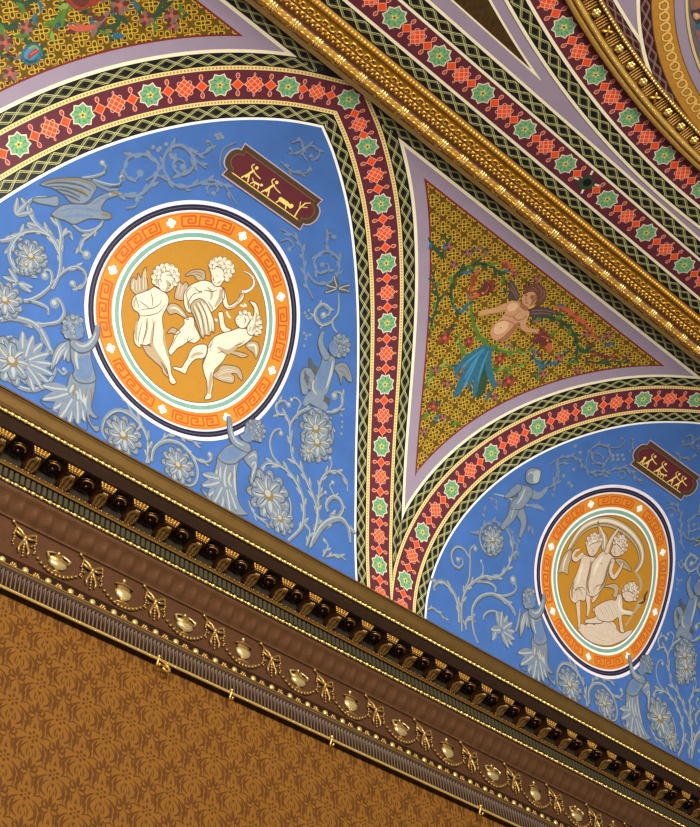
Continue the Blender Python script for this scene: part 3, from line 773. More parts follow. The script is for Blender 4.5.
    fshape(P_, b5, '170,340 240,320 290,350 250,400 180,420 140,390', M_grisB, 1)
    limb(P_, b5, '320,330 270,310 225,275 205,220 200,160 195,130', [.015, .014, .012, .010, .009, .008], M_grisD, 3); limb(P_, b5, '318,328 270,306 228,272 208,218 202,160 197,132', [.013, .012, .010, .008, .007, .006], M_gris, 4)
    fline(P_, b5, '300,315 250,290 218,240 206,180', .0026, M_grisL, 5)
    for s_ in ('195,135 178,120', '197,132 192,112', '200,132 208,116'): P_.stroke(tr(b5, s_), .0026, M_gris, 5)
    o = P_.build('cherub', T)
    P_ = Paint(26); fshape(P_, b5, '270,240 300,230 310,180 345,140 400,145 435,180 440,240 415,290 385,285 345,280 320,295 285,270', M_gris, 0, M_grisD)
    fshape(P_, b5, '290,250 315,230 330,180 350,200 345,250 350,290 310,285', M_grisB, 1)
    for s_ in ('330,165 370,160 410,180', '350,200 385,185 420,215', '365,240 390,220 420,250', '385,275 400,255 420,270'): fline(P_, b5, s_, .0034, M_grisL, 2)
    fline(P_, b5, '330,215 342,210', .0018, M_grisD, 3); fline(P_, b5, '395,265 410,250 425,262', .0022, M_ochre, 3); curls(P_, b5, '325,172 345,152 375,148 405,156 428,182 436,216 430,250 412,276 385,268 346,192 372,176 402,188 406,216 376,206 372,240 402,246', .0038, M_gris, M_grisD, M_grisL); P_.build('head', o)
    # --- seated cherub on the right scroll: crop (270,300) k 5.907
    P_ = Paint(14); fshape(P_, b6, '375,400 400,375 440,370 470,410 485,480 460,480 430,450 420,500 400,440', M_gris, 0, M_grisD)
    for s_ in ('400,395 440,395 470,450', '400,420 430,425 455,470', '405,440 415,470'): fline(P_, b6, s_, .0022, M_ochre if s_[0] == '4' else M_grisL, 2)
    P_.build('wing', T)
    P_ = Paint(16)
    limb(P_, b6, '270,420 245,390 235,355', [.013, .009, .006], M_grisD, 0); limb(P_, b6, '250,500 215,430 200,470 200,540', [.020, .018, .016, .011], M_grisD, 0); limb(P_, b6, '250,500 217,434 203,470 203,538', [.017, .016, .014, .009], M_gris, 1)
    fshape(P_, b6, '310,330 350,325 385,350 375,420 355,500 330,560 270,585 240,560 245,500 275,430 300,370', M_gris, 2, M_grisD)
    fshape(P_, b6, '300,380 340,350 360,380 350,460 320,520 280,530 275,470', M_grisB, 3)
    limb(P_, b6, '330,335 305,290 295,240 308,190', [.012, .010, .009, .006], M_grisD, 4); limb(P_, b6, '330,333 307,288 297,240 309,192', [.010, .008, .007, .0045], M_gris, 5)
    limb(P_, b6, '290,570 240,570 205,610', [.016, .013, .008], M_gris, 4); limb(P_, b6, '330,600 290,600 220,600', [.014, .014, .009], M_grisD, 3); limb(P_, b6, '320,630 270,600 225,580', [.011, .013, .010], M_gris, 4)
    fline(P_, b6, '370,360 355,440 330,520', .004, M_grisL, 6); fline(P_, b6, '255,470 250,520 275,560', .003, M_grisL, 6); fline(P_, b6, '240,500 230,480 225,460', .002, M_ochre, 6)
    o = P_.build('cherub', T)
    P_ = Paint(24); fshape(P_, b6, '345,275 365,240 385,205 430,205 465,240 465,290 430,330 380,335 350,305', M_gris, 0, M_grisD); fshape(P_, b6, '345,275 365,240 385,260 390,310 365,318', M_grisB, 1)
    for s_ in ('390,225 425,220 450,245', '400,260 430,250 455,275', '400,295 425,285 450,300'): fline(P_, b6, s_, .0034, M_grisL, 2)
    fline(P_, b6, '362,262 372,258', .0018, M_grisD, 3); curls(P_, b6, '385,226 405,214 430,217 452,236 462,266 456,296 436,320 405,326 405,246 430,245 436,275 410,276 416,302', .0044, M_gris, M_grisD, M_grisL); P_.build('head', o)

# ornament of the large lunette only: crops (0,150) k5.385, (0,280) k6.364, (100,120) k5
c1 = crop(0, 150, 5.385); c2 = crop(0, 280, 6.364); c8 = crop(100, 120, 5)
scroll_part(L_A, c8, [('-60,300 0,330 90,365 170,380 230,350 280,280 290,220 250,180 190,170 140,190 120,240 140,290 180,295 200,265', .0050, .010, 1.2), ('230,300 280,275 340,300 400,335 470,325 540,300 600,310 640,350 680,420', .0036, .010, 0),
                      ('350,300 320,250 320,190 350,140 400,125 440,150 470,200 460,240 420,270 380,255 365,220 390,195 420,210 415,235', .0050, .010, 1.1), ('440,140 490,170 540,155 560,125 540,110', .0030, .008, 1.4), ('440,150 480,200 530,240', .0034, .008, 0), ('540,370 540,330 575,320 590,350 565,365', .0030, .006, 1.2),
                      ('680,110 620,140 600,190 600,250', .0024, 0, 0), ('60,330 100,320 110,290', .0026, 0, 1.4), ('130,440 175,430 185,400', .0030, 0, 1.4)], soft=True)
P_ = Paint(8)
for q in tr(c8, '360,185 355,175 290,150 300,140 330,120 265,135 540,115 580,75 600,70 590,90 610,85 240,165'): P_.add(ellipse(q[0], q[1], .0028, .0028, 8), M_gris, 0)
P_.build('berries', L_A)['kind'] = 'stuff'
scroll_part(L_A, c1, [('280,750 310,690 325,620 320,540 280,470 210,435 130,440 80,480 50,540 60,610 110,660 180,660 225,610 220,560 180,520 130,530', .0052, .010, 0), ('320,560 330,460 300,360', .0062, .012, 0), ('320,560 270,460 210,410 165,350 150,290 190,260 250,255', .0052, .012, 0),
                      ('270,740 280,690 270,650 240,645 240,680', .0040, 0, 1.3), ('300,700 350,650 400,630 450,650 460,700 430,745 390,720', .0036, .009, 1.3), ('390,400 440,435 500,430 545,400 560,350', .0034, 0, 0), ('545,400 490,450 440,490 430,540 465,565', .0042, .010, 1.4),
                      ('340,460 370,440 385,455', .0034, .008, 0), ('0,490 60,480 110,450 130,420', .0050, .010, 0), ('560,130 570,90 550,70', .003, 0, 1.3), ('500,160 580,185 640,185 655,150', .0036, 0, 1.2), ('440,150 510,140 560,120 572,90', .0034, 0, 0), ('600,215 640,235 700,240', .0026, 0, 0)])
P_ = Paint(12)
fshape(P_, c1, '310,250 250,255 180,260 185,280 250,295 310,300', M_gris, 0, M_grisD)
fshape(P_, c1, '215,185 270,160 340,150 420,150 490,170 520,200 500,240 480,270 440,290 380,280 340,240 280,205', M_gris, 3, M_grisD)
for s_ in ('240,185 330,175 430,190 490,220', '270,195 350,200 430,225 470,250', '300,210 370,225 430,255', '340,235 390,255 430,275'): fline(P_, c1, s_, .0026, M_grisD, 5)
for s_ in ('230,180 330,160 430,162 500,190 508,220', '400,205 450,225 475,250'): fline(P_, c1, s_, .0022, M_ochre, 6)
fshape(P_, c1, '280,340 330,300 400,290 470,290 510,260 560,235 600,225 640,240 600,255 570,270 545,320 590,340 600,365 560,375 480,370 400,400 350,380 290,360', M_gris, 2, M_grisD)
for s_ in ('320,330 400,310 480,320 540,330', '340,360 420,350 500,355', '500,290 550,260 590,250'): fline(P_, c1, s_, .003, M_grisB, 4)
fline(P_, c1, '600,228 625,232 645,243', .0034, M_ochre, 4); fline(P_, c1, '545,345 580,350 598,365', .0034, M_ochre, 4)
q = c1(592, 237); P_.add(ellipse(q[0], q[1], .0012, .0012, 8), M_grisL, 6)
P_.build('bird', L_A)
P_ = Paint(9)
for a_ in (1.6, 2.2, 2.8): gleaf(P_, c1(80, 350), a_-.9, .022, .007)
P_.build('sprig', L_A)
flower_part(L_A, c1, [(165, 575, .020), (140, 620, .012)])
P_ = Paint(9)
for a_ in (2.6, 3.3, -.1, .25, 4.0): gleaf(P_, c1(95, 715), a_, .020, .007)
P_.build('sprig', L_A)
scroll_part(L_A, c2, [('100,130 180,130 250,100 310,50 350,0', .0050, 0, 0), ('180,130 250,150 300,180 305,225', .0044, 0, 0), ('0,255 60,240 150,255 220,285 270,350 300,420 290,480', .0075, .014, 0), ('220,285 300,280 370,265 405,220 400,170 370,120 340,125 345,150', .0046, 0, 1.4),
                      ('0,600 60,640 130,685 210,700 290,670 340,610 360,560', .0058, 0, 0), ('360,560 400,600 425,580 405,570', .003, 0, 1), ('0,420 40,370 80,360', .0036, 0, 0)])
P_ = Paint(9); gleaf(P_, c2(250, 295), -.75, .034, .010); P_.build('leaf', L_A)
flower_part(L_A, c2, [(30, 130, .022), (75, 520, .030)])
P_ = Paint(13)
for i in range(9):
    a_ = 1.9-i*.36; q = c2(150, 520); gleaf(P_, (q[0]+.004*math.cos(a_), q[1]+.004*math.sin(a_)), a_, .036, .013, 1+(i % 2))
P_.build('acanthus_bloom', L_A)

# ornament of the right lunette only: crops (470,440) k6.89, (420,530) k6.89, (550,420) k7
d2 = crop(470, 440, 6.89); d3 = crop(420, 530, 6.89); d5 = crop(550, 420, 7); d4 = crop(490, 570, 6.36)
scroll_part(L_B, d3, [('290,700 285,600 290,500 320,410 380,350 450,320 520,330 580,290 620,220 640,130 620,40 590,-20', .0050, .011, 0), ('310,400 340,330 345,220 345,140 375,105 380,130', .0036, 0, 1.2), ('340,190 300,130 250,115 215,160 225,230 265,260 295,230 285,195 260,205', .0038, 0, 1.2),
                      ('270,640 265,540 240,450 200,390 140,350 95,385 100,420', .0064, .012, 0), ('400,780 370,700 360,600 365,530 410,465 480,440 560,455 630,440 665,400 640,345', .0052, 0, 1.4), ('500,440 590,490 640,550 655,590', .0070, .010, 0), ('440,620 440,590 480,560 540,570 590,620', .0036, 0, 0),
                      ('320,690 315,640 345,600 380,640', .0044, .010, 0), ('520,430 515,390 470,360 400,355', .0046, 0, 0), ('430,320 435,260 420,215', .0028, 0, 1), ('50,550 90,540 150,590 200,640', .0024, .007, 0), ('420,-20 410,60 440,140 500,175 560,130 570,60', .0032, 0, 0), ('660,700 680,620 690,540', .004, 0, 0)])
P_ = Paint(12); q = d3(555, 690)
for i in range(8):
    a_ = 2.0-i*.42; gleaf(P_, (q[0]+.003*math.cos(a_), q[1]+.003*math.sin(a_)), a_, .030-.001*abs(i-3), .012, 1+(i % 2)*2)
gleaf(P_, d3(560, 690), 3.5, .026, .013, 5); gleaf(P_, d3(520, 700), 4.3, .020, .010, 6)
P_.build('acanthus_bloom', L_B)
flower_part(L_B, d3, [(500, 70, .021)])
scroll_part(L_B, d2, [('0,630 60,640 100,590 160,560 220,580', .0050, .009, 0), ('260,600 300,680 290,827', .0034, .007, 0), ('330,650 325,750 310,830', .0026, .008, 0), ('520,330 580,310 610,260 600,180 650,150 690,130', .0034, .009, 0), ('190,500 180,440 150,390', .0022, .008, 0), ('400,640 420,600 440,640', .0022, .009, 0), ('100,540 95,480', .002, .008, 0), ('580,400 575,340', .0022, .008, 0)], soft=True)
P_ = Paint(12)
limb(P_, d2, '340,480 370,570 345,660', [.020, .014, .008], M_grisD, 0); limb(P_, d2, '340,480 368,570 345,658', [.017, .011, .006], M_gris, 1)
limb(P_, d2, '310,440 280,530 220,600', [.024, .017, .010], M_grisD, 1); limb(P_, d2, '312,440 282,528 224,597', [.021, .014, .008], M_gris, 2)
fshape(P_, d2, '300,320 370,310 420,330 430,370 400,420 370,460 330,480 280,470 290,420 330,380', M_gris, 3, M_grisD)
limb(P_, d2, '330,330 280,370 245,390', [.015, .012, .007], M_grisD, 4); limb(P_, d2, '330,328 281,367 247,388', [.012, .010, .005], M_gris, 5)
limb(P_, d2, '410,360 470,385 525,335', [.013, .011, .006], M_gris, 4)
fline(P_, d2, '160,370 240,390 330,430 400,450 500,480', .0022, M_grisL, 1); fline(P_, d2, '400,450 460,455 510,485', .006, M_gris, 1)
fline(P_, d2, '380,330 350,400 320,440', .004, M_grisL, 6); fline(P_, d2, '300,470 280,540', .004, M_grisL, 6)
o = P_.build('cherub', L_B)
P_ = Paint(20); fshape(P_, d2, '380,260 390,210 430,190 485,205 480,250 470,290 430,305 390,290', M_gris, 0, M_grisD); fshape(P_, d2, '440,215 480,215 478,255 465,288 435,290', M_grisL, 1)
fline(P_, d2, '395,240 420,220 440,235', .003, M_grisL, 2); fline(P_, d2, '400,270 420,255', .003, M_grisB, 2); P_.build('head', o)
scroll_part(L_B, d5, [('0,310 60,270 130,250 190,270 240,330 280,365 350,385 430,370', .0030, .008, 0), ('250,330 260,260 300,190 360,170 415,200 415,260 370,305 310,290 290,250 330,230 370,260', .0030, .008, 1), ('420,190 480,190 520,150 500,125', .0024, 0, 1.2), ('300,350 400,360 500,330 560,350 600,400 640,450', .0030, .009, 0), ('480,400 485,365 520,365 520,400 500,405', .0026, 0, 1), ('20,460 40,400 60,320', .004, .010, 0), ('560,120 580,160 560,230', .002, .006, 0)], soft=True)
P_ = Paint(8)
for q in tr(d5, '440,250 470,245 505,245 440,275 475,275 515,275 95,390 165,345 130,440 150,460 175,180 210,225'): P_.add(ellipse(q[0], q[1], .0032, .0032, 8), M_gris, 0)
P_.build('berries', L_B)['kind'] = 'stuff'

# ------------------------------------------------------------------ medallions
def ring(P_, c, r0, r1, m, ly, n=96, uv=False):
    A = [(c[0]+r0*math.cos(2*PI*i/n), c[1]+r0*math.sin(2*PI*i/n)) for i in range(n+1)]
    B = [(c[0]+r1*math.cos(2*PI*i/n), c[1]+r1*math.sin(2*PI*i/n)) for i in range(n+1)]
    P_.strip(A, B, m, ly)
def medallion(c, label):
    T = thing('medallion', surf(c[0], c[1], .01), label, 'medallion', 'orange ringed medallions in the lunettes')
    P_ = Paint(11)
    P_.add(ellipse(c[0], c[1], .1550, .1550, 96), M_ring, 0); ring(P_, c, .1425, .1500, M_navy, 1); ring(P_, c, .1459, .1467, M_navyL, 2)
    P_.build('outer_ring', T)
    P_ = Paint(14); P_.add(ellipse(c[0], c[1], .1400, .1400, 96), M_orange, 0)
    ring(P_, c, .1378, .1385, M_key, 1); ring(P_, c, .1198, .1203, M_key, 1)
    P_.build('orange_ring', T)
    unit = [(0, 0), (0, 1), (.80, 1), (.80, .28), (.36, .28), (.36, .66), (.58, .66)]
    for k in range(8):
        a0 = PI/2-k*PI/4; P_ = Paint(16); g0 = a0-math.radians(6.6); sp = math.radians(45-13.2)/3.0
        def pol(u, v): r = .1225+.0128*v; a = g0-u*sp; return (c[0]+r*math.cos(a), c[1]+r*math.sin(a))
        for j in range(3):
            pts = [pol(j+u*.96, v) for u, v in unit]
            for a, b in zip(pts[:-1], pts[1:]): P_.stroke([a, b], .00215, M_key, 0)
            P_.stroke([pol(j+u, 0) for u in (0, .34, .67, 1.0 if j < 2 else .96)], .00215, M_key, 0)
        P_.stroke([pol(2.96, 0), pol(2.96, 1)], .00215, M_key, 0)
        P_.build('greek_key', T)
        P_ = Paint(17); q = (c[0]+.1292*math.cos(a0), c[1]+.1292*math.sin(a0))
        for j in range(4): P_.add(ellipse(q[0]+.0034*math.cos(a0+j*PI/2), q[1]+.0034*math.sin(a0+j*PI/2), .0031, .0031, 10), M_white, 0)
        P_.add(ellipse(q[0], q[1], .0018, .0018, 8), M_white, 1); P_.build('quatrefoil', T)
    P_ = Paint(16); P_.add(ellipse(c[0], c[1], .1178, .1178, 96), M_white, 0); ring(P_, c, .1082, .1140, M_teal3, 1); P_.build('inner_ring', T)
    P_ = Paint(18); P_.add(ellipse(c[0], c[1], .1052, .1052, 96), M_sep, 0); P_.add(ellipse(c[0], c[1], .1043, .1043, 96), M_disc, 1); P_.build('gold_disc', T)
    return T
CA = (.667, .248); CB = (CA[0]+.8237, .2482)
MA = medallion(CA, 'round orange medallion with three ivory putti, wheat sheaves and a sickle')
MB_ = medallion(CB, 'orange medallion with putti on a cloud under a billowing scarf')
A_ = crop(120, 250, 5.91); B_ = crop(170, 250, 7); C_ = crop(165, 300, 6.364)
OL = .0011
# putto with sheaf (left)
P_ = Paint(22); fshape(P_, A_, '58,222 62,180 80,160 95,175 105,135 122,165 135,120 155,100 150,160 158,175 160,235 110,262 78,255', M_ivoryD, 0, M_sep, OL)
for s_ in ('70,230 80,180', '95,240 92,180', '115,240 112,160', '135,230 140,130', '150,230 150,120', '80,235 70,200'): fline(P_, A_, s_, .0022, M_ivory, 2); 
for s_ in ('85,240 88,190', '125,240 125,170', '145,235 146,160'): fline(P_, A_, s_, .0009, M_sep, 3)
P_.build('wheat_sheaf', MA)
P_ = Paint(24); fshape(P_, A_, '272,345 300,315 340,325 378,365 402,412 365,395 330,375 300,382 285,375', M_ivoryD, 0, M_sep, OL); fline(P_, A_, '290,345 330,345 380,390', .0022, M_ivory, 2); P_.build('wing', MA)
P_ = Paint(25)
fshape(P_, A_, '133,560 150,610 195,655 240,695 250,725 278,752 285,745 262,705 230,640 195,580', M_ivoryD, 0, M_sep, OL)
fshape(P_, A_, '200,218 242,240 275,262 286,300 272,345 250,390 250,440 260,500 264,560 272,610 292,655 300,720 308,745 328,780 315,795 292,785 285,750 268,690 235,640 205,600 185,555 150,565 120,560 118,580 85,552 78,500 90,450 112,400 105,372 78,352 66,310 85,270 130,250 170,235', M_ivory, 2, M_sep, OL)
for s_, w in (('205,420 190,480 185,550 205,600 240,650 270,700', .0045), ('100,420 90,480 95,540', .004), ('255,470 258,540 285,640', .0035), ('160,400 155,470 130,550', .003), ('85,340 80,310 95,280', .003)): fline(P_, A_, s_, w, M_ivoryD, 4)
for s_ in ('105,380 130,390 180,385 230,365 265,320', '105,360 140,350 190,345 230,320 245,290', '110,300 150,330 170,345', '190,400 195,480 185,555', '85,270 100,310 110,345', '180,250 190,300 185,340', '130,420 110,500 105,555', '150,400 150,480 125,560', '297,775 300,788', '306,775 310,790'): fline(P_, A_, s_, .0010, M_sep, 5)
o = P_.build('putto', MA)
P_ = Paint(31); fshape(P_, A_, '195,205 186,160 200,110 245,86 295,92 330,115 346,150 338,190 318,215 295,240 268,250 240,240 225,222', M_ivory, 0, M_sep, OL)
for s_, w in (('205,190 200,150 215,120', .005), ('230,150 250,125 290,120 320,140', .004), ('310,200 330,170', .004)): fline(P_, A_, s_, w, M_ivoryD, 2)
fshape(P_, A_, '268,175 295,195 298,215 285,238 262,246 275,210', M_ivoryD, 2)
for s_ in ('245,150 228,165 222,195 232,215', '270,150 300,150 325,185', '275,188 285,190', '300,180 306,184', '290,195 296,208 286,212', '270,228 284,228', '205,180 215,150 235,130', '255,120 285,110 310,125', '232,170 240,180 236,192'): fline(P_, A_, s_, .0011, M_sep, 3)
curls(P_, A_, '200,188 196,160 204,132 222,108 248,95 276,92 304,100 326,118 338,146 336,174 322,198 226,132 252,116 282,112 308,128 320,152 222,160', .0042, M_ivory, M_sep, M_ivoryD)
P_.build('head', o)
# putto with sickle (middle)
P_ = Paint(22); fshape(P_, B_, '28,320 42,265 60,215 85,240 108,222 132,262 110,300 95,350 40,345', M_ivoryD, 0, M_sep, OL)
for s_ in ('50,310 65,240', '70,320 90,250', '90,330 115,260'): fline(P_, B_, s_, .0022, M_ivory, 2)
P_.build('wheat_sheaf', MA)
P_ = Paint(22); fshape(P_, B_, '104,182 135,150 180,135 225,140 246,165 240,208 205,218 180,200 160,178', M_ivoryD, 0, M_sep, OL)
for s_ in ('125,172 180,152 235,170', '170,170 205,175 225,195'): fline(P_, B_, s_, .0020, M_tan, 2)
P_.build('wing', MA)
P_ = Paint(25)
fshape(P_, C_, '120,120 175,110 190,170 215,220 218,250 185,275 145,268 110,290 75,310 45,345 30,350 18,325 35,290 50,250 60,215 95,180 120,150', M_ivory, 0, M_sep, OL)
fshape(P_, C_, '10,215 20,195 45,175 75,190 95,205 60,222 40,210', M_ivoryD, -1, M_sep, OL)
fshape(P_, B_, '232,212 290,228 350,255 372,275 378,330 350,375 300,430 250,440 180,430 130,440 100,400 92,330 105,285 150,240', M_ivory, 2, M_sep, OL)
fshape(P_, B_, '368,262 388,300 402,370 420,385 470,350 490,310 515,312 508,345 460,395 420,415 385,405 368,370 362,320', M_ivory, 2, M_sep, OL)
for s_, w in (('350,270 350,330 310,400', .005), ('260,260 290,300 280,350', .004), ('115,330 130,390 150,420', .004), ('400,400 440,400 480,365', .003)): fline(P_, B_, s_, w, M_ivoryD, 4)
for s_ in ('130,420 125,370 160,310 205,300', '165,260 200,290 220,285', '200,300 215,290 215,305', '235,280 290,290 330,280', '260,360 290,400 300,430', '120,340 110,300 150,250', '465,370 480,350', '440,380 450,365'): fline(P_, B_, s_, .0011, M_sep, 5)
for s_ in ('90,200 60,250 40,300', '150,230 140,265 190,240', '185,150 180,200'): fline(P_, C_, s_, .0010, M_sep, 3)
o = P_.build('putto', MA)
P_ = Paint(31); fshape(P_, B_, '268,112 290,75 340,52 392,65 432,105 436,155 410,205 372,218 350,250 312,252 288,218 284,165', M_ivory, 0, M_sep, OL)
for s_, w in (('285,110 310,90 350,80', .005), ('380,110 410,130 410,170', .006), ('350,215 330,235', .006)): fline(P_, B_, s_, w, M_ivoryD, 2)
for s_ in ('290,140 320,115 360,130 380,170', '315,178 335,182', '290,185 298,186', '306,190 298,208 308,212', '302,228 318,228', '400,90 415,130', '300,90 290,120', '370,180 380,200'): fline(P_, B_, s_, .0013, M_sep, 3)
curls(P_, B_, '283,108 292,84 316,68 346,62 380,66 410,84 430,112 434,146 416,180 396,204 322,94 352,86 386,94 406,120 412,150 392,176 300,112 370,118', .0042, M_ivory, M_sep, M_ivoryD)
P_.build('head', o)
P_ = Paint(30); fshape(P_, B_, '140,390 165,355 205,340 240,360 275,415 305,500 308,575 285,570 275,600 240,595 232,620 212,598 190,540 165,470 145,430', M_ivoryD, 0, M_sep, OL)
for s_ in ('165,390 200,470 225,590', '190,370 235,460 255,590', '215,360 265,460 280,570', '240,375 285,480 298,560'): fline(P_, B_, s_, .0034, M_ivory, 2); 
for s_ in ('178,380 215,460 240,590', '205,365 250,460 270,575', '152,400 185,480 215,580'): fline(P_, B_, s_, .0010, M_sep, 3)
P_.build('wheat_sheaf', MA)
P_ = Paint(31); q = cr(tr(B_, '500,292 530,290 565,270 585,235 578,195 550,165 512,148'), 6)
P_.stroke(q, .0052, M_sep, 0, taper=lambda t: 1-.75*t); P_.stroke(q, .0038, M_ring, 1, taper=lambda t: 1-.8*t); P_.stroke(tr(B_, '470,360 515,295'), .0030, M_ivoryD, 1); P_.build('sickle', MA)
# putto falling back (right)
P_ = Paint(23)
fshape(P_, C_, '508,290 540,262 585,270 598,310 590,350 575,375 560,340 535,320', M_ivoryD, 0, M_sep, OL); fline(P_, C_, '525,290 570,290 578,350', .003, M_ivory, 2); P_.build('wing', MA)
P_ = Paint(23)
fshape(P_, C_, '300,480 335,445 360,415 430,418 470,435 490,480 488,516 462,490 450,470 420,470 440,490 430,528 380,524 330,505', M_ivoryD, 0, M_sep, OL)
for s_ in ('330,480 390,450 460,460', '340,495 400,500 430,515'): fline(P_, C_, s_, .003, M_ivory, 2); fline(P_, C_, s_, .0009, M_sep, 3)
fshape(P_, C_, '395,335 440,325 490,335 528,352 490,368 440,350', M_ivoryD, 0, M_sep, OL); P_.build('drapery', MA)
P_ = Paint(25)
fshape(P_, C_, '262,288 215,283 178,300 155,330 140,370 118,405 100,430 55,425 50,438 90,455 125,472 135,455 150,420 190,378 240,372 262,340', M_ivory, 0, M_sep, OL)
fshape(P_, C_, '335,82 362,75 370,100 376,145 392,175 418,185 400,205 370,205 350,180 342,130', M_ivory, 0, M_sep, OL)
fshape(P_, C_, '590,90 608,150 606,205 570,228 560,190', M_ivoryD, 0, M_sep, OL)
fshape(P_, C_, '420,195 470,178 535,190 560,222 530,262 470,300 420,322 390,350 362,395 318,440 302,480 302,540 292,590 292,625 255,636 250,620 265,590 262,520 245,465 238,412 260,352 268,300 300,245 350,215', M_ivory, 2, M_sep, OL)
fshape(P_, C_, '535,5 570,15 590,50 596,100 592,155 575,205 545,225 522,210 520,165 545,120 562,90 562,50 540,18', M_ivory, 6, M_sep, OL)
for s_, w in (('330,300 400,330 480,270', .006), ('290,460 285,520 275,600', .005), ('550,200 575,150 580,80', .004), ('530,200 545,170', .005), ('160,370 190,345 240,340', .004)): fline(P_, C_, s_, w, M_ivoryD, 8)
for s_ in ('390,350 360,330 330,340', '440,290 480,280 500,255', '270,290 265,340 240,380 235,420', '285,280 285,330', '300,245 290,290 262,310', '560,90 530,150', '110,445 120,460', '262,618 268,630'): fline(P_, C_, s_, .0010, M_sep, 9)
o = P_.build('putto', MA)
P_ = Paint(30); fshape(P_, C_, '448,150 444,120 455,100 480,78 515,72 538,85 545,115 530,150 505,178 475,178', M_ivory, 0, M_sep, OL)
for s_ in ('478,95 500,88 515,100', '455,125 466,122', '452,140 462,142', '472,105 482,112', '500,110 510,130 500,150'): fline(P_, C_, s_, .0013, M_sep, 2)
curls(P_, C_, '478,82 506,76 530,88 543,112 592,112 602,140 604,172 598,202 578,216 584,150 586,184', .0038, M_ivory, M_sep, M_ivoryD)
P_.build('head', o)
P_ = Paint(24)
for q in tr(C_, '484,35 497,40 512,36 505,28 402,102 396,92 410,110 320,125 326,130 392,80'): P_.add(ellipse(q[0], q[1], .0017, .0017, 8), M_ivory, 0)
P_.build('petals', MA)
# right medallion: crops D (560,500) k6.89, E (560,580) k7
D_ = crop(560, 500, 6.89); E_ = crop(560, 580, 7)
P_ = Paint(21); fshape(P_, E_, '120,330 150,305 175,315 205,300 240,312 262,285 300,275 350,285 385,310 395,345 430,372 470,355 500,350 492,378 450,415 400,440 340,460 260,452 190,420 145,375', M_putC, 0, M_sep, .0008)
for s_ in ('160,340 210,330 240,350 250,400', '270,310 320,290 370,320 380,360', '230,380 280,420 350,430', '380,400 420,390 450,395', '180,380 220,400'): fline(P_, E_, s_, .0032, M_ivory, 2); fline(P_, E_, s_, .0010, M_tan, 3)
P_.build('cloud', MB_)
P_ = Paint(22); q = cr(tr(D_, '60,345 95,280 140,215 200,170 270,150 340,152 420,185 490,240 540,310 560,380 550,440 515,490'), 6)
P_.stroke(q, .0175, M_sep, 0, taper=lambda t: .35+.65*math.sin(PI*(.1+.8*t))); P_.stroke(q, .0155, M_ivoryD, 1, taper=lambda t: .33+.65*math.sin(PI*(.1+.8*t)))
Q = Path(q); P_.stroke([Q.at(Q.len*i/40, .002) for i in range(41)], .005, M_ivory, 2, taper=lambda t: .3+.7*math.sin(PI*t)); P_.stroke([Q.at(Q.len*i/40, -.003) for i in range(41)], .0011, M_sep, 3)
fshape(P_, D_, '75,335 30,370 5,420 -10,470 -20,500 20,500 50,512 58,450 75,400', M_ivoryD, 1, M_sep, OL); fline(P_, D_, '50,370 25,430 15,490', .003, M_ivory, 3)
fline(P_, D_, '512,490 545,540 555,600 535,640', .006, M_ivoryD, 1); P_.build('scarf', MB_)
P_ = Paint(24); fshape(P_, D_, '258,140 275,195 315,235 328,290 312,345 288,345 275,290 262,230', M_ivoryD, 0, M_sep, OL); fline(P_, D_, '268,180 300,250 305,330', .003, M_ivory, 2)
P_.build('wing', MB_)
P_ = Paint(24); fshape(P_, D_, '376,410 405,402 440,415 475,455 492,492 455,478 415,462 395,440', M_ivoryD, 0, M_sep, OL); fline(P_, D_, '395,420 440,440 480,482', .0022, M_tan, 2)
P_.build('wing', MB_)
P_ = Paint(25)
limb(P_, E_, '118,110 122,190 130,290 128,330', [.0115, .0095, .0070, .0050], M_sep, 0); limb(P_, E_, '119,110 123,190 130,290 128,328', [.0100, .0080, .0055, .0036], M_putC, 1)
fshape(P_, D_, '150,372 185,385 215,392 245,400 235,450 205,520 185,590 178,640 165,695 130,690 100,712 72,690 62,640 75,590 100,530 122,470 138,420', M_putC, 2, M_sep, OL)
limb(P_, D_, '148,375 105,412 82,390 100,350 130,338', [.0085, .0085, .0070, .0060, .0045], M_sep, 4); limb(P_, D_, '148,375 106,410 85,388 102,352 130,340', [.0070, .0070, .0055, .0045, .0035], M_putC, 5)
for s_, w in (('150,440 130,520 115,580', .005),): fline(P_, D_, s_, w, M_ivory, 6)
for s_, w in (('215,420 195,520 178,600', .005), ('95,560 78,620 80,680', .004)): fline(P_, D_, s_, w, M_tan, 6)
for s_ in ('80,600 110,620 140,600 175,620', '90,650 120,600 150,660', '205,400 200,470 180,560', '120,610 110,690'): fline(P_, D_, s_, .0011, M_sep, 7)
o = P_.build('putto', MB_)
P_ = Paint(32); fshape(P_, D_, '175,300 188,250 228,224 270,240 286,285 268,325 245,368 215,388 190,370 180,335', M_putC, 0, M_sep, OL); fshape(P_, D_, '190,260 228,232 262,250 268,280 230,290 195,310', M_ivory, 2)
for s_ in ('195,320 215,300 255,290', '205,332 215,330', '232,328 242,324', '225,335 222,350 230,352', '212,368 228,366'): fline(P_, D_, s_, .0012, M_sep, 3)
curls(P_, D_, '180,296 188,264 208,242 234,232 262,246 278,272 206,276 236,260 260,276', .0038, M_putC, M_sep, M_ivory)
P_.build('head', o)
P_ = Paint(27)
limb(P_, E_, '185,20 190,120 195,190 185,250', [.0150, .0120, .0085, .0050], M_sep, 0); limb(P_, E_, '186,20 191,120 196,190 187,248', [.0130, .0100, .0068, .0036], M_putC, 1)
limb(P_, E_, '275,20 255,100 225,150', [.0140, .0100, .0060], M_sep, -1); limb(P_, E_, '274,20 254,98 226,148', [.0120, .0085, .0045], M_putC, 0)
fshape(P_, D_, '300,350 350,378 378,420 345,460 322,530 300,590 262,640 225,665 185,650 176,600 188,520 215,440 255,385', M_putC, 2, M_sep, OL)
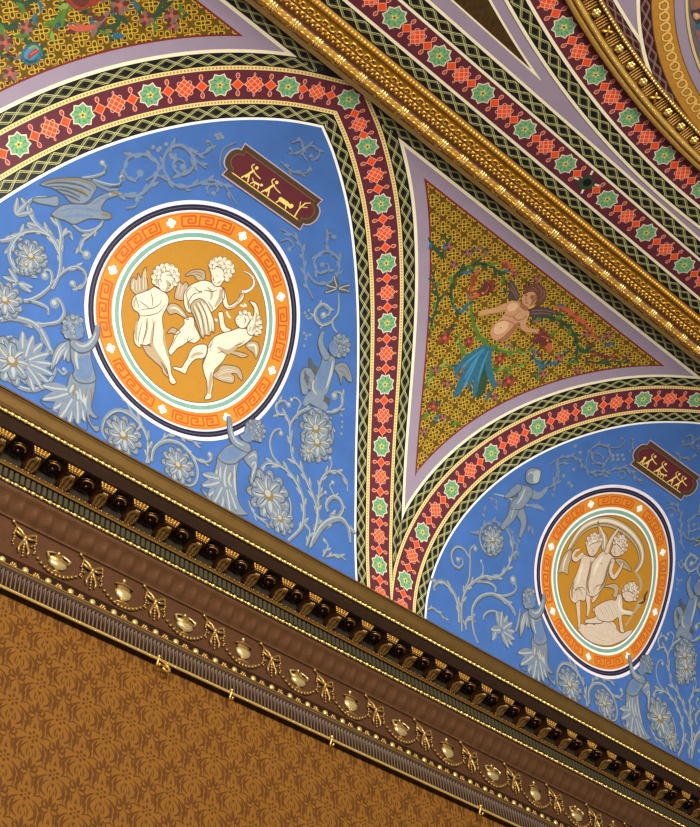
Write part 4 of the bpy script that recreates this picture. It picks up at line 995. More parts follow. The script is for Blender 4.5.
limb(P_, D_, '318,352 345,275 398,195', [.0100, .0085, .0050], M_sep, 3); limb(P_, D_, '319,352 346,276 397,198', [.0082, .0068, .0036], M_putC, 4)
limb(P_, D_, '362,420 342,490 365,535 405,490 430,432', [.0095, .0085, .0080, .0070, .0045], M_sep, 3); limb(P_, D_, '361,420 344,489 366,532 403,488 428,434', [.0078, .0070, .0065, .0055, .0032], M_putC, 4)
for s_, w in (('290,385 250,450 225,520', .006), ('205,600 195,640', .004)): fline(P_, D_, s_, w, M_ivory, 6)
for s_, w in (('350,400 325,470 300,560 265,620', .005), ('190,540 186,600 200,645', .004)): fline(P_, D_, s_, w, M_tan, 6)
for s_ in ('375,400 330,460 310,540 275,600', '230,620 250,590 300,580', '230,640 225,600', '260,430 290,440'): fline(P_, D_, s_, .0011, M_sep, 7)
o = P_.build('putto', MB_)
P_ = Paint(35); fshape(P_, D_, '362,305 368,262 395,238 430,240 456,275 455,330 432,368 395,388 360,382 346,350', M_putC, 0, M_sep, OL); fshape(P_, D_, '375,265 405,245 440,262 448,310 425,320 410,290 380,300', M_ivory, 2)
for s_ in ('365,315 385,300 400,315 430,345', '366,335 378,338', '395,345 408,350', '375,345 368,358 378,362', '370,372 385,376'): fline(P_, D_, s_, .0012, M_sep, 3)
curls(P_, D_, '368,292 376,262 398,246 430,248 450,276 454,310 446,340 424,362 400,276 426,280 432,310 430,336', .0038, M_putC, M_sep, M_ivory)
P_.build('head', o)
P_ = Paint(27); fshape(P_, E_, '300,45 340,30 385,25 408,50 400,100 385,125 365,110 375,75 350,55 320,52', M_ivoryD, 0, M_sep, OL); P_.build('wing', MB_)
P_ = Paint(29)
fshape(P_, E_, '240,195 225,215 245,240 235,262 180,275 172,300 240,305 290,300 300,270', M_putC, -1, M_sep, OL)
fshape(P_, E_, '235,200 290,158 350,138 385,140 400,100 425,105 435,160 440,200 500,215 518,235 490,250 430,250 440,340 445,366 418,362 408,300 400,262 360,290 300,290 255,265', M_putC, 1, M_sep, OL)
for s_ in ('290,175 320,215 350,285', '320,160 350,205 380,275', '265,190 290,230 310,285', '350,150 380,200 400,240'): fline(P_, E_, s_, .0036, M_ivory, 3); fline(P_, E_, s_, .0010, M_sep, 4)
fline(P_, E_, '415,120 410,170 430,215 490,232', .0045, M_ivory, 3)
o = P_.build('putto', MB_)
P_ = Paint(35); fshape(P_, E_, '430,98 440,50 475,15 515,15 538,50 538,100 515,140 480,152 448,140', M_putC, 0, M_sep, OL); fshape(P_, E_, '445,60 485,22 525,40 530,90 500,80 470,70', M_ivory, 2)
for s_ in ('440,90 465,75 500,90 520,120', '450,105 462,104', '442,125 455,130', '500,60 520,90'): fline(P_, E_, s_, .0012, M_sep, 3)
curls(P_, E_, '438,74 454,44 480,24 512,24 534,52 540,84 534,112 518,134 474,56 502,54 512,84 506,110', .0038, M_putC, M_sep, M_ivory)
P_.build('head', o)
P_ = Paint(36); P_.stroke(tr(E_, '450,325 505,240'), .0034, M_ivoryD, 0); limb(P_, E_, '500,245 525,205 550,165 572,140', [.003, .006, .009, .004], M_ivoryD, 0); fline(P_, E_, '545,165 580,150 590,110 612,75', .005, M_sep, 1); fline(P_, E_, '560,160 600,130', .003, M_sep, 1)
P_.build('torch', MB_)

# ------------------------------------------------------------------ plaques
def plaque_poly(xc, g):
    x, s0, s1 = .0665-g*.9, .4255+g*1.15, .4765-g*.95; m = (s0+s1)/2; h = .0160-g*.62; pts = []
    for sg in (1, -1):
        pts.append((xc+sg*x, s0 if sg == 1 else s1)); xi = x-.0012
        a = m-h*sg; pts.append((xc+sg*xi, a))
        for i in range(0, 9):
            t = -PI/2+PI*i/8; pts.append((xc+sg*(xi+(.0118-g*.15)*math.cos(t)), m+h*math.sin(t)*sg))
        pts.append((xc+sg*x, s1 if sg == 1 else s0))
    return pts
def plaque(xc, label, figs):
    T = thing('hunting_plaque', surf(xc, .451, .01), label, 'painted plaque', 'oxblood hunting plaques above the medallions')
    P_ = Paint(26); P_.add(plaque_poly(xc, 0), M_plqL, 0); P_.add(plaque_poly(xc, .0018), M_plq, 1); P_.build('frame', T)
    P_ = Paint(28); P_.add(plaque_poly(xc, .0084), M_ochre, 0); P_.add(plaque_poly(xc, .0090), M_plqR, 1); P_.build('oxblood_field', T)
    for nm, ss, e in figs:
        P_ = Paint(31); f = lambda u, v: (xc+(u-50)*.00112, .4382+v*.00105)
        for w, s_ in ss: limb(P_, f, s_, [w*.00112]*len(s_.split()), M_fig, 0, 3)
        for x, y, r in e: P_.add(ellipse(*f(x, y), r*.00112, r*.00112, 8), M_fig, 0)
        P_.build(nm, T)
hunter = lambda x: ([(2.6, f'{x},4 {x+1},10 {x+3},15'), (1.6, f'{x-4},0 {x-2},4 {x},8'), (1.6, f'{x+5},0 {x+3},5 {x+1},9'), (1.2, f'{x+3},15 {x+8},13 {x+15},12'), (1.2, f'{x+2},15 {x-2},18 {x-1},22')], [(x+4, 20, 2.1)])
hound = lambda x: ([(2.2, f'{x},4 {x+7},5'), (1.1, f'{x},4 {x-2},0'), (1.1, f'{x+7},5 {x+9},0'), (1.1, f'{x+2},4 {x+3},0'), (.9, f'{x},4 {x-4},7')], [(x+10, 6.5, 1.7)])
base = ('ground_line', [(1.0, '0,-2 50,-2 98,-2')], [])
plaque(X1, 'oxblood plaque with pale gold hunters, hound and boar above the sickle medallion', [base, ('hunter',)+hunter(16), ('hound',)+hound(27), ('hunter',)+hunter(46), ('boar', [(5, '66,6 76,6'), (1.6, '66,4 64,0'), (1.6, '76,4 78,0'), (3, '76,7 82,5')], [(82, 7, 2.6)]), ('tree', [(1.6, '93,-1 92,10 94,20'), (1.0, '92,10 88,18'), (1.0, '94,20 99,24'), (.9, '94,14 99,17')], [])])
plaque(X2, 'oxblood plaque with pale gold figures above the cloud medallion', [base, ('hunter',)+hunter(14), ('shrub', [(2, '4,0 6,8'), (1.5, '8,0 5,10')], [(5, 9, 2.4)]), ('hunter',)+hunter(38), ('hound',)+hound(46), ('hunter',)+hunter(70), ('hunter',)+hunter(84)])
# ------------------------------------------------------------------ gilding and bronze
M_gilt = mat('gilding', (222, 168, 72), .32, .62, var=.08, scale=30, bump=.3)
M_giltD = mat('dull_gilding', (146, 104, 44), .42, .6, var=.12, scale=40, bump=.4)
M_giltB = mat('bright_gilding', (246, 208, 118), .24, .7, var=.05)
M_bronze = mat('bronze_paint', (88, 56, 32), .45, .4, var=.12, scale=20, bump=.3)
M_bronzeD = mat('dark_bronze', (44, 27, 16), .42, .4, var=.12, scale=20)
M_bronzeL = mat('light_bronze', (128, 96, 48), .36, .6, var=.12, scale=20)
M_copper = mat('copper_brown', (104, 68, 40), .42, .4, var=.12, scale=25, bump=.3)
M_giltF = mat('frieze_gilding', (158, 122, 64), .34, .65, var=.1, scale=30)
M_giltFL = mat('frieze_highlight_gilding', (214, 186, 120), .26, .65)
M_slate = mat('verdigris_dentil', (72, 64, 42), .5, .3)
M_paper = mat('amber_wallpaper', (116, 74, 20), .75, var=.08, scale=30, spec=.15); M_paperD = mat('umber_wallpaper_pattern', (84, 48, 8), .75, var=.08, scale=30, spec=.15)

def grp(bm, f):
    "run f and return the vertices it added"
    n = len(bm.verts); f(); bm.verts.ensure_lookup_table(); return bm.verts[n:]
def sweep(bm, prof, xa, xb, mi=0, segs=1, close=False):
    "extrude a (y,z) profile in units along X; mi int or list per segment"
    rows = []
    for k in range(segs+1):
        x = xa+(xb-xa)*k/segs; rows.append([bm.verts.new(w3(x, y, z)) for y, z in prof])
    n = len(prof)
    for a, b in zip(rows[:-1], rows[1:]):
        for i in range(n if close else n-1):
            f = bm.faces.new((a[i], b[i], b[(i+1) % n], a[(i+1) % n])); f.material_index = mi[i] if isinstance(mi, list) else mi
    if close:
        for r in (rows[0], rows[-1]): bm.faces.new(r).material_index = mi if isinstance(mi, int) else mi[0]
def box(bm, x0, x1, y0, y1, z0, z1, mi=0):
    v = [bm.verts.new(w3(x, y, z)) for x in (x0, x1) for y in (y0, y1) for z in (z0, z1)]
    for q in ((0, 1, 3, 2), (4, 6, 7, 5), (0, 4, 5, 1), (2, 3, 7, 6), (0, 2, 6, 4), (1, 5, 7, 3)): bm.faces.new([v[i] for i in q]).material_index = mi
def ball(bm, c, r, sx=1, sy=1, sz=1, seg=10, mi=0):
    "ellipsoid; c and r in units"
    nv = max(4, seg*2//3); o = w3(*c); R_ = r*S; rows = []
    top = bm.verts.new(o+Vector((0, 0, R_*sz))); bot = bm.verts.new(o-Vector((0, 0, R_*sz)))
    for j in range(1, nv):
        t = PI*j/nv; q = R_*math.sin(t); z = R_*sz*math.cos(t)
        rows.append([bm.verts.new(o+Vector((q*sx*math.cos(2*PI*i/seg), q*sy*math.sin(2*PI*i/seg), z))) for i in range(seg)])
    fs = []
    for i in range(seg):
        k = (i+1) % seg; fs.append((top, rows[0][i], rows[0][k])); fs.append((bot, rows[-1][k], rows[-1][i]))
        for A, B in zip(rows[:-1], rows[1:]): fs.append((A[i], B[i], B[k], A[k]))
    for q in fs: f = bm.faces.new(q); f.material_index = mi; f.smooth = True
def tube(bm, pts, r, seg=6, mi=0):
    "tube through unit-space points, radii r (list or number)"
    P3 = [w3(*p) for p in pts]; n = len(P3); rings = []
    for i, p in enumerate(P3):
        t = (P3[min(n-1, i+1)]-P3[max(0, i-1)]).normalized(); a = t.orthogonal() if abs(t.y) > .9 else t.cross(Vector((0, 1, 0))).normalized(); b = t.cross(a).normalized(); a = b.cross(t)
        rr = (r[i] if isinstance(r, list) else r)*S
        rings.append([bm.verts.new(p+a*rr*math.cos(2*PI*k/seg)+b*rr*math.sin(2*PI*k/seg)) for k in range(seg)])
    for A, B in zip(rings[:-1], rings[1:]):
        for k in range(seg):
            f = bm.faces.new((A[k], A[(k+1) % seg], B[(k+1) % seg], B[k])); f.material_index = mi; f.smooth = True
    for R_ in (rings[0], rings[-1]): bm.faces.new(R_).material_index = mi
def arc_pts(cy, cz, r, a0, a1, n=8): return [(cy+r*math.cos(math.radians(a0+(a1-a0)*i/n)), cz+r*math.sin(math.radians(a0+(a1-a0)*i/n))) for i in range(n+1)]
def copies(o, n, dx):
    "n-1 more copies of part o, each with its own children, stepped along X by dx units"
    for k in range(1, n):
        c = o.copy(); c.location = o.location+Vector((dx*S*k, 0, 0)); COL.objects.link(c); c.parent = o.parent
        for ch in o.children:
            d = ch.copy(); COL.objects.link(d); d.parent = c
XA, XB = -.35, 2.3

# ------------------------------------------------------------------ papered wall
def build_wall():
    bm = bmesh.new(); box(bm, -1.2, 4, YW, YW+.06, -EYE/S, ZC+R+.02); o = link('wall_back', bm, M_paper); o['kind'] = 'structure'
    # damask pattern printed on the paper, a hair proud of it
    bm = bmesh.new(); PX, PZ = .0543, .0603
    cnt = [0]
    def poly(pts):
        cnt[0] += 1; off = .00003+(cnt[0] % 29)*.0000035
        q = [bm.verts.new(w3(x, YW-off, z)) for x, z in pts]
        if len(q) > 2:
            f = bm.faces.new(q)
    def strokew(pts, w, tp=True):
        n = len(pts); A, B = [], []
        for i in range(n):
            a, b = pts[max(0, i-1)], pts[min(n-1, i+1)]; l = math.hypot(b[0]-a[0], b[1]-a[1]) or 1; ww = w/2*((.3+.7*math.sin(PI*i/(n-1))) if tp else 1)
            nx, nz = -(b[1]-a[1])/l*ww, (b[0]-a[0])/l*ww; A.append((pts[i][0]+nx, pts[i][1]+nz)); B.append((pts[i][0]-nx, pts[i][1]-nz))
        for i in range(n-1): poly([A[i], A[i+1], B[i+1], B[i]])
    i0, i1 = int(.40/PX), int(1.35/PX)+1
    for i in range(i0*2, i1*2):
        for j in range(-6, 10):
            cx = .6183+(i-22)*PX/2; cz = .8276-.0603*round((.8276-.6)/.0603)+j*PZ+(PZ/2 if i % 2 else 0)
            for p in ((cx, cz),):
                pass
            x0, y0 = project_w(cx, YW, cz)
            if not (-30 < x0 < 730 and 560 < y0 < 870): continue
            for k in range(6):
                a = PI/6+k*PI/3; q = (cx+.0046*math.cos(a), cz+.0046*math.sin(a)); poly(ellipse(q[0], q[1], .0021, .0015, 8, a))
            poly(ellipse(cx, cz, .0011, .0011, 6))
            poly([(cx, cz-.0145), (cx+.0024, cz-.0100), (cx-.0024, cz-.0100)]); poly([(cx, cz+.0150), (cx-.0020, cz+.0090), (cx+.0020, cz+.0090)])
            b = cz-.0300      # palmette
            poly(cr([(cx, b+.0085), (cx+.0022, b+.003), (cx+.0013, b-.002), (cx, b-.004), (cx-.0013, b-.002), (cx-.0022, b+.003)], 3, True))
            for sg in (1, -1):
                poly(cr([(cx+sg*.0010, b-.003), (cx+sg*.0035, b+.001), (cx+sg*.0062, b+.0030), (cx+sg*.0055, b-.0015), (cx+sg*.0030, b-.0045)][::sg], 3, True))
                strokew(cr([(cx+sg*.0010, b-.0050), (cx+sg*.0050, b-.0060), (cx+sg*.0080, b-.0040), (cx+sg*.0085, b-.0010), (cx+sg*.0065, b+.0002)], 3), .0024)
                strokew(cr([(cx+sg*.0012, b-.0075), (cx+sg*.0040, b-.0110), (cx+sg*.0080, b-.0105), (cx+sg*.0092, b-.0075), (cx+sg*.0072, b-.0062)], 3), .0023)
                strokew(cr([(cx+sg*.0075, cz-.0030), (cx+sg*.0150, cz-.0080), (cx+sg*.0190, cz-.0160), (cx+sg*.0165, cz-.0240), (cx+sg*.0190, cz-.0295)], 4), .0032)
                strokew(cr([(cx+sg*.0050, cz-.0070), (cx+sg*.0100, cz-.0120), (cx+sg*.0135, cz-.0190), (cx+sg*.0125, cz-.0260)], 4), .0019)
                strokew(cr([(cx+sg*.0210, cz+.0060), (cx+sg*.0155, cz+.0100), (cx+sg*.0140, cz+.0170), (cx+sg*.0165, cz+.0230)], 4), .0032)
                strokew(cr([(cx+sg*.0090, cz+.0010), (cx+sg*.0150, cz+.0030), (cx+sg*.0205, cz+.0005)], 4), .0016)
                strokew(cr([(cx+sg*.0035, cz-.0120), (cx+sg*.0050, cz-.0170), (cx+sg*.0042, cz-.0215)], 3), .0016)
                strokew(cr([(cx+sg*.0015, cz-.0165), (cx+sg*.0022, cz-.0195), (cx+sg*.0010, cz-.0215)], 3), .0012)
                strokew(cr([(cx+sg*.0235, cz-.0100), (cx+sg*.0215, cz-.0140), (cx+sg*.0228, cz-.0190)], 3), .0018)
                strokew(cr([(cx+sg*.0185, cz-.0060), (cx+sg*.0235, cz-.0045), (cx+sg*.0262, cz-.0075)], 3), .0016)
                strokew(cr([(cx+sg*.0045, cz+.0075), (cx+sg*.0060, cz+.0120), (cx+sg*.0035, cz+.0165)], 3), .0014)
                poly(cr([(cx+sg*.0120, cz+.0120), (cx+sg*.0095, cz+.0160), (cx+sg*.0070, cz+.0140), (cx+sg*.0090, cz+.0090)][::sg], 3, True))
    p = link('wallpaper_pattern', bm, M_paperD, o)
def project_w(X, Y, Z):
    v = (X, Y, Z); c = [AX[i]*v[0]+AY[i]*v[1]+AZ[i]*v[2] for i in range(3)]
    return (350+F*c[0]/-c[2], 413.5-F*c[1]/-c[2]) if c[2] < 0 else (-9e3, -9e3)
build_wall()

# ------------------------------------------------------------------ picture rail with fluting
T = thing('picture_rail', w3(1, .995, .86), 'long fluted bronze rail with a gold lower edge above the wallpaper', 'rail')
bm = bmesh.new(); zb, z0, z1, zt = .8470, .8520, .8715, .8756
sweep(bm, [(YW-.0002, zb+.0005), (.9955, zb+.0005), (.9945, z0-.002), (.9945, z0)], XA, XB, 1)
sweep(bm, [(.9945, z1), (.9915, z1+.0012), (.9915, z1+.0030), (YW-.0002, z1+.0030)], XA, XB, 0)
w = .0050; n = int((1.62-.40)/w)
pr = [(0, 0), (.10, -.0003), (.26, -.0014), (.42, -.0017), (.58, -.0014), (.74, -.0003), (.84, 0), (1, 0)]
for k in range(n):
    x = .40+k*w; V = [[bm.verts.new(w3(x+a*w, .9945-d*-1 if False else .9945-d, z)) for a, d in pr] for z in (z0, z0+.0012, z1-.0012, z1)]
    for i in (0, 3):
        for v in V[i]: v.co.y = .9945*S
    for A, B in zip(V[:-1], V[1:]):
        for i in range(len(pr)-1): f = bm.faces.new((A[i], A[i+1], B[i+1], B[i])); f.smooth = True; f.material_index = 2 if 1 <= i <= 4 else 0
link('fluted_strip', bm, [mat('flute_ridge', (104, 80, 54), .5, .3), M_bronzeD, M_bronzeD], T)
bm = bmesh.new(); sweep(bm, arc_pts(.9935, zb+.0016, .0016, 90, 330, 8), XA, XB, 0); link('gold_edge', bm, M_giltB, T, True)
bm = bmesh.new(); sweep(bm, arc_pts(.9915, .8760, .0012, 60, 330, 8), XA, XB, 0); link('gold_fillet', bm, M_giltD, T, True)

# ------------------------------------------------------------------ frieze
T = thing('frieze', w3(1, .995, .91), 'bronze frieze of raised urns, bows and garlands under the cornice', 'frieze')
bm = bmesh.new(); sweep(bm, [(YW-.0002, .8757), (.9965, .8757), (.9965, .8880), (.9940, .8888), (.9940, .8905), (.9970, .8915), (.9970, .9370), (.9950, .9375)], XA, XB, 0); link('frieze_board', bm, M_bronze, T)
bm = bmesh.new(); sweep(bm, [(.9962, .8758), (.9962, .8878)], XA, XB, 0); link('dark_channel', bm, M_bronzeD, T)
bm = bmesh.new(); ball(bm, (.4953-.0276, .9945, .8815), .0038, 1, .7, 1, 12); o = link('bead', bm, M_giltB, T, True); copies(o, 46, .0276)
bm = bmesh.new(); c = (.4953-.0138, .9952, .8815)
for k in range(6): ball(bm, (c[0]+.0028*math.cos(k*PI/3), c[1], c[2]+.0028*math.sin(k*PI/3)), .0019, 1, .6, 1, 8)
ball(bm, c, .0016, 1, .9, 1, 8); o = link('small_rosette', bm, M_giltF, T, True); copies(o, 45, .0276)
def lathe(bm, cx, cy, prof, mi=0, seg=14, flat=.36):
    rows = [[bm.verts.new(w3(cx+r*math.cos(2*PI*k/seg), cy+r*flat*math.sin(2*PI*k/seg), z)) for k in range(seg)] for r, z in prof]
    for A, B in zip(rows[:-1], rows[1:]):
        for k in range(seg): f = bm.faces.new((A[k], A[(k+1) % seg], B[(k+1) % seg], B[k])); f.smooth = True; f.material_index = mi
def urn_a(x, z0=.8975):
    bm = bmesh.new()
    lathe(bm, x, .9955, [(0, z0), (.0095, z0), (.0098, z0+.0018), (.0040, z0+.0030), (.0020, z0+.0050), (.0030, z0+.0062)], 1)
    lathe(bm, x, .9955, [(.0030, z0+.0062), (.0085, z0+.0095), (.0108, z0+.0140), (.0104, z0+.0165), (.0090, z0+.0172)], 0)
    lathe(bm, x, .9955, [(.0090, z0+.0172), (.0085, z0+.0205), (.0088, z0+.0225)], 1)
    lathe(bm, x, .9955, [(.0122, z0+.0225), (.0125, z0+.0238), (.0060, z0+.0268), (.0020, z0+.0290), (.0012, z0+.0305)], 1)
    ball(bm, (x, .9955, z0+.0322), .0022, 1, .8, 1, 8, 0)
    return bm
def urn_b(x, z0=.8975):
    bm = bmesh.new()
    lathe(bm, x, .9955, [(0, z0), (.0050, z0), (.0052, z0+.0016), (.0020, z0+.0030), (.0018, z0+.0048)], 1)
    lathe(bm, x, .9955, [(.0018, z0+.0048), (.0080, z0+.0068), (.0115, z0+.0105), (.0108, z0+.0128)], 0)
    lathe(bm, x, .9955, [(.0108, z0+.0128), (.0132, z0+.0150), (.0135, z0+.0162), (.0080, z0+.0180), (.0050, z0+.0215), (.0015, z0+.0250)], 1)
    ball(bm, (x, .9955, z0+.0262), .0018, 1, .8, 1, 8, 0)
    for sg in (1, -1): tube(bm, [(x+sg*.0120, .9945, z0+.0155), (x+sg*.0142, .9940, z0+.0200), (x+sg*.0095, .9940, z0+.0222), (x+sg*.0030, .9945, z0+.0240)], [.0013, .0014, .0011, .0009], 6, 0)
    return bm
PU = .0843
o = link('urn', urn_b(.5590), [M_giltFL, M_giltF], T); copies(o, 6, PU*2)
o = link('urn', urn_a(.5590+PU), [M_giltFL, M_giltF], T); copies(o, 6, PU*2)
def bow(x):
    bm = bmesh.new(); z = .9255; y = .9945
    ball(bm, (x, y-.0006, z-.004), .0034, 1, .8, 1, 8)
    for sg in (1, -1):
        tube(bm, [(x, y, z-.004), (x+sg*.0060, y-.001, z+.0010), (x+sg*.0120, y, z+.0055), (x+sg*.0128, y, z-.0005), (x+sg*.0070, y-.001, z-.0040), (x, y, z-.004)], [.0014, .0020, .0017, .0016, .0018, .0014], 6)
        for k in range(6): ball(bm, (x+sg*(.0128+.0008*math.sin(k*2)), y, z-.0015-k*.0034), .0018-.0001*k, 1, .8, 1, 7)
        tube(bm, [(x, y, z-.005), (x+sg*.0030, y, z-.012), (x+sg*.0062, y-.0005, z-.020), (x+sg*.0050, y, z-.0260)], [.0018, .0020, .0017, .0008], 6)
    for k in range(6): ball(bm, (x, y, z-.0085-k*.0038), .0021-.00015*k, 1, .8, 1.1, 7)
    ball(bm, (x-.016, y, z+.0100), .0022, 1, .8, 1, 8); tube(bm, [(x-.016, y, z+.010), (x-.010, y, z+.004), (x-.003, y, z-.002)], .0012, 5)
    return bm
o = link('ribbon_bow', bow(.5590-PU/2), M_giltF, T); copies(o, 13, PU)
def garland(x):
    "leafy swag hanging from bow to bow below the urn"
    bm = bmesh.new(); n = 15
    for k in range(n):
        t = k/(n-1); xx = x-PU/2+.009+(PU-.018)*t; zz = .9150-.0205*math.sin(PI*t)**.8; r = .0016+.0016*math.sin(PI*t)
        ball(bm, (xx, .9952, zz), r, 1.15, .7, .9, 7)
        ball(bm, (xx+.0012, .9950, zz+.0018), r*.6, 1, .7, 1, 6)
    return bm
o = link('garland', garland(.5590), M_bronzeL, T); copies(o, 12, PU)

# ------------------------------------------------------------------ cornice
T = thing('cornice', w3(1, .95, .98), 'heavy bronze and gold bracketed cornice running along the foot of the blue lunettes', 'cornice')
bm = bmesh.new()   # lower cyma with carved leaves
def cyma(x):
    wv = .0013*math.sin(2*PI*x/.0176)+.0005*math.sin(2*PI*x/.0088+1)
    return [(.9948, .9378), (.9940, .9392), (.9925+wv*.4, .9402), (.9890+wv, .9420), (.9855+wv*1.3, .9450), (.9825+wv*1.0, .9485), (.9795+wv*.4, .9515), (.9765, .9535), (.9735, .9550), (.9725, .9568)]
xs = [XA]+[.38+k*.0022 for k in range(620)]+[XB]; rows = []
for x in xs: rows.append([bm.verts.new(w3(x-.0011*j, y, z)) for j, (y, z) in enumerate(cyma(x))])
for A, B in zip(rows[:-1], rows[1:]):
    for i in range(len(A)-1): f = bm.faces.new((A[i], B[i], B[i+1], A[i+1])); f.smooth = True
link('leaf_cyma', bm, M_copper, T)
def bead_reel(name, y, z, r, per, m, xa=.40, xb=1.80):
    bm = bmesh.new(); k = 0; x = xa
    while x < xb:
        ball(bm, (x, y, z), r, 1.55, 1, 1, 8); ball(bm, (x+per*.52, y, z), r*.72, .8, 1, 1, 6); x += per
    tube(bm, [(xa, y, z+.0003), (xb, y, z+.0003)], r*.45, 5)
    return link(name, bm, m, T, True)
bead_reel('bead_and_reel', .9708, .9600, .0021, .0105, M_giltB)
bm = bmesh.new()
sweep(bm, [(.9725, .9568), (.9718, .9580), (.9718, .9622), (.9745, .9625), (.9745, .9765), (.9700, .9768), (.9682, .9790), (.9682, .9800), (.9700, .9805), (.9700, .9970), (.9445, .9970), (.9445, .9962), (.9400, .9962), (.9400, 1.0140), (.9385, 1.0148), (.9385, 1.0165)], XA, XB, [0, 0, 0, 0, 0, 0, 2, 0, 3, 3, 0, 0, 4, 4, 4], 1)
link('corona', bm, [M_bronzeD, M_bronzeD, M_giltD, mat('shaded_soffit_paint', (46, 38, 24), .5, .2), M_bronzeD], T)  # soffit coloured near black, the recess shadow put into its paint
bm = bmesh.new(); box(bm, .3995, .4041, .9705, .9746, .9640, .9755); o = link('dentil', bm, M_slate, T)
def dentils():
    bm = bmesh.new(); x = .3995
    while x < 1.80: box(bm, x, x+.0044, .9705, .9746, .9640, .9757); x += .0068
    return bm
bpy.data.objects.remove(o); link('dentil_course', dentils(), M_slate, T)
bead_reel('gold_bead_course', .9675, .9805, .0011, .0072, M_giltD)
bm = bmesh.new(); tube(bm, [(.35, .9690, .9776), (1.85, .9690, .9776)], .0010, 6); link('gold_fillet', bm, M_gilt, T, True)
# modillion: scrolled bracket with stepped cap and acanthus leaf
def modillion(x):
    bm = bmesh.new(); h = .0078
    side = [(.9700, .9850), (.9670, .9838), (.9630, .9850), (.9590, .9880), (.9550, .9892), (.9500, .9885), (.9462, .9898), (.9448, .9925), (.9455, .9950), (.9700, .9950)]
    L_ = [bm.verts.new(w3(x-h, y, z)) for y, z in side]; R_ = [bm.verts.new(w3(x+h, y, z)) for y, z in side]
    bm.faces.new(L_); bm.faces.new(R_[::-1])
    for i in range(len(side)): bm.faces.new((L_[i], R_[i], R_[(i+1) % len(side)], L_[(i+1) % len(side)]))
    for sg in (1, -1):
        tube(bm, [(x+sg*(h+.0012), .9660, .9868), (x+sg*(h-.0002), .9660, .9868)], .0026, 10); tube(bm, [(x+sg*(h+.0012), .9475, .9925), (x+sg*(h-.0002), .9475, .9925)], .0018, 10)
    return bm
def mod_cap(x):
    bm = bmesh.new()
    for y, z, hh in ((.9438, .9958, .0100), (.9444, .9940, .0092), (.9452, .9922, .0084)):
        box(bm, x-hh, x+hh, y, .9700, z-.0004, z+.0009, 1)
        for k in range(5): u = x-hh+.0012+k*(hh*2-.0024)/4; ball(bm, (u, y-.0002, z), .00115, 1.5, .8, .8, 6, 0)
        tube(bm, [(x-hh, y, z-.0003), (x+hh, y, z-.0003)], .0006, 5, 0)  # gilt strip along each step edge stands in for its glint
    return bm
def mod_leaf(x):
    bm = bmesh.new()
    for u, w in ((0, .0030), (-.0045, .0022), (.0045, .0022)):
        tube(bm, [(x+u*.8, .9672, .9832), (x+u, .9630, .9838), (x+u*1.1, .9590, .9868), (x+u*.9, .9545, .9878), (x+u*.5, .9505, .9868), (x+u*.4, .9478, .9880)], [w*.5, w*.8, w, w*.9, w*.7, w*.3], 7)
    for k in range(5): ball(bm, (x-.006+k*.003, .9458, .9898), .0014, 1, 1, 1, 6)
    return bm
xm = .4499-.0430
M_modi = mat('modillion_bronze', (70, 42, 20), .3, .55)  # bronze darkened so its colour carries the shadows under the corona
o = link('modillion', modillion(xm), M_modi, T); link('cap', mod_cap(xm), [M_gilt, M_modi], o); link('acanthus_leaf', mod_leaf(xm), M_bronzeL, o, True); copies(o, 32, .0430)
def rosette(x):
    bm = bmesh.new(); y, z = .9562, .9945
    for k in range(8):
        a = k*PI/4; ball(bm, (x+.0044*math.cos(a), y+.0044*math.sin(a), z-.0010), .0026, 1, 1, .7, 8)
    ball(bm, (x, y, z-.0030), .0026, 1, 1, 1.3, 8); return bm
def coffer_ring(x):
    bm = bmesh.new(); y, z = .9562, .9935; n = 18
    tube(bm, [(x+.0092*math.cos(2*PI*k/n), y+.0092*math.sin(2*PI*k/n), z) for k in range(n+1)], .0015, 7)
    tube(bm, [(x+.0078*math.cos(t), y-.0078*math.sin(t), z-.0012) for t in [.3+.27*k for k in range(9)]], .0011, 6, 1); return bm  # partial gilded arc stands in for a glint on the ring
xr = xm+.0215
M_ros = mat('rosette_bronze', (56, 34, 16), .2, .7)  # rosette and ring bronze darkened, soffit shadow put into the colour
o = link('soffit_rosette', rosette(xr), M_ros, T); link('ring', coffer_ring(xr), [M_ros, M_giltD], o, True); copies(o, 32, .0430)
# upper bead and crowning cyma
bead_reel('crown_bead_course', .9376, 1.0158, .0022, .0082, M_giltB)
bm = bmesh.new(); top = [(.9376, 1.0175), (.9366, 1.0182), (.9366, 1.0192), (.9354, 1.0202), (.9336, 1.0216), (.9318, 1.0240), (.9298, 1.0268), (.9280, 1.0290), (.9262, 1.0302), (.9262, 1.0312), (.9250, 1.0318), (.9250, 1.0343), (YW-.0002, 1.0343)]
sweep(bm, top, XA, XB, [1, 1]+[0]*7+[1, 0, 0]); link('crown_moulding', bm, [M_bronzeL, M_bronzeD], T, False)

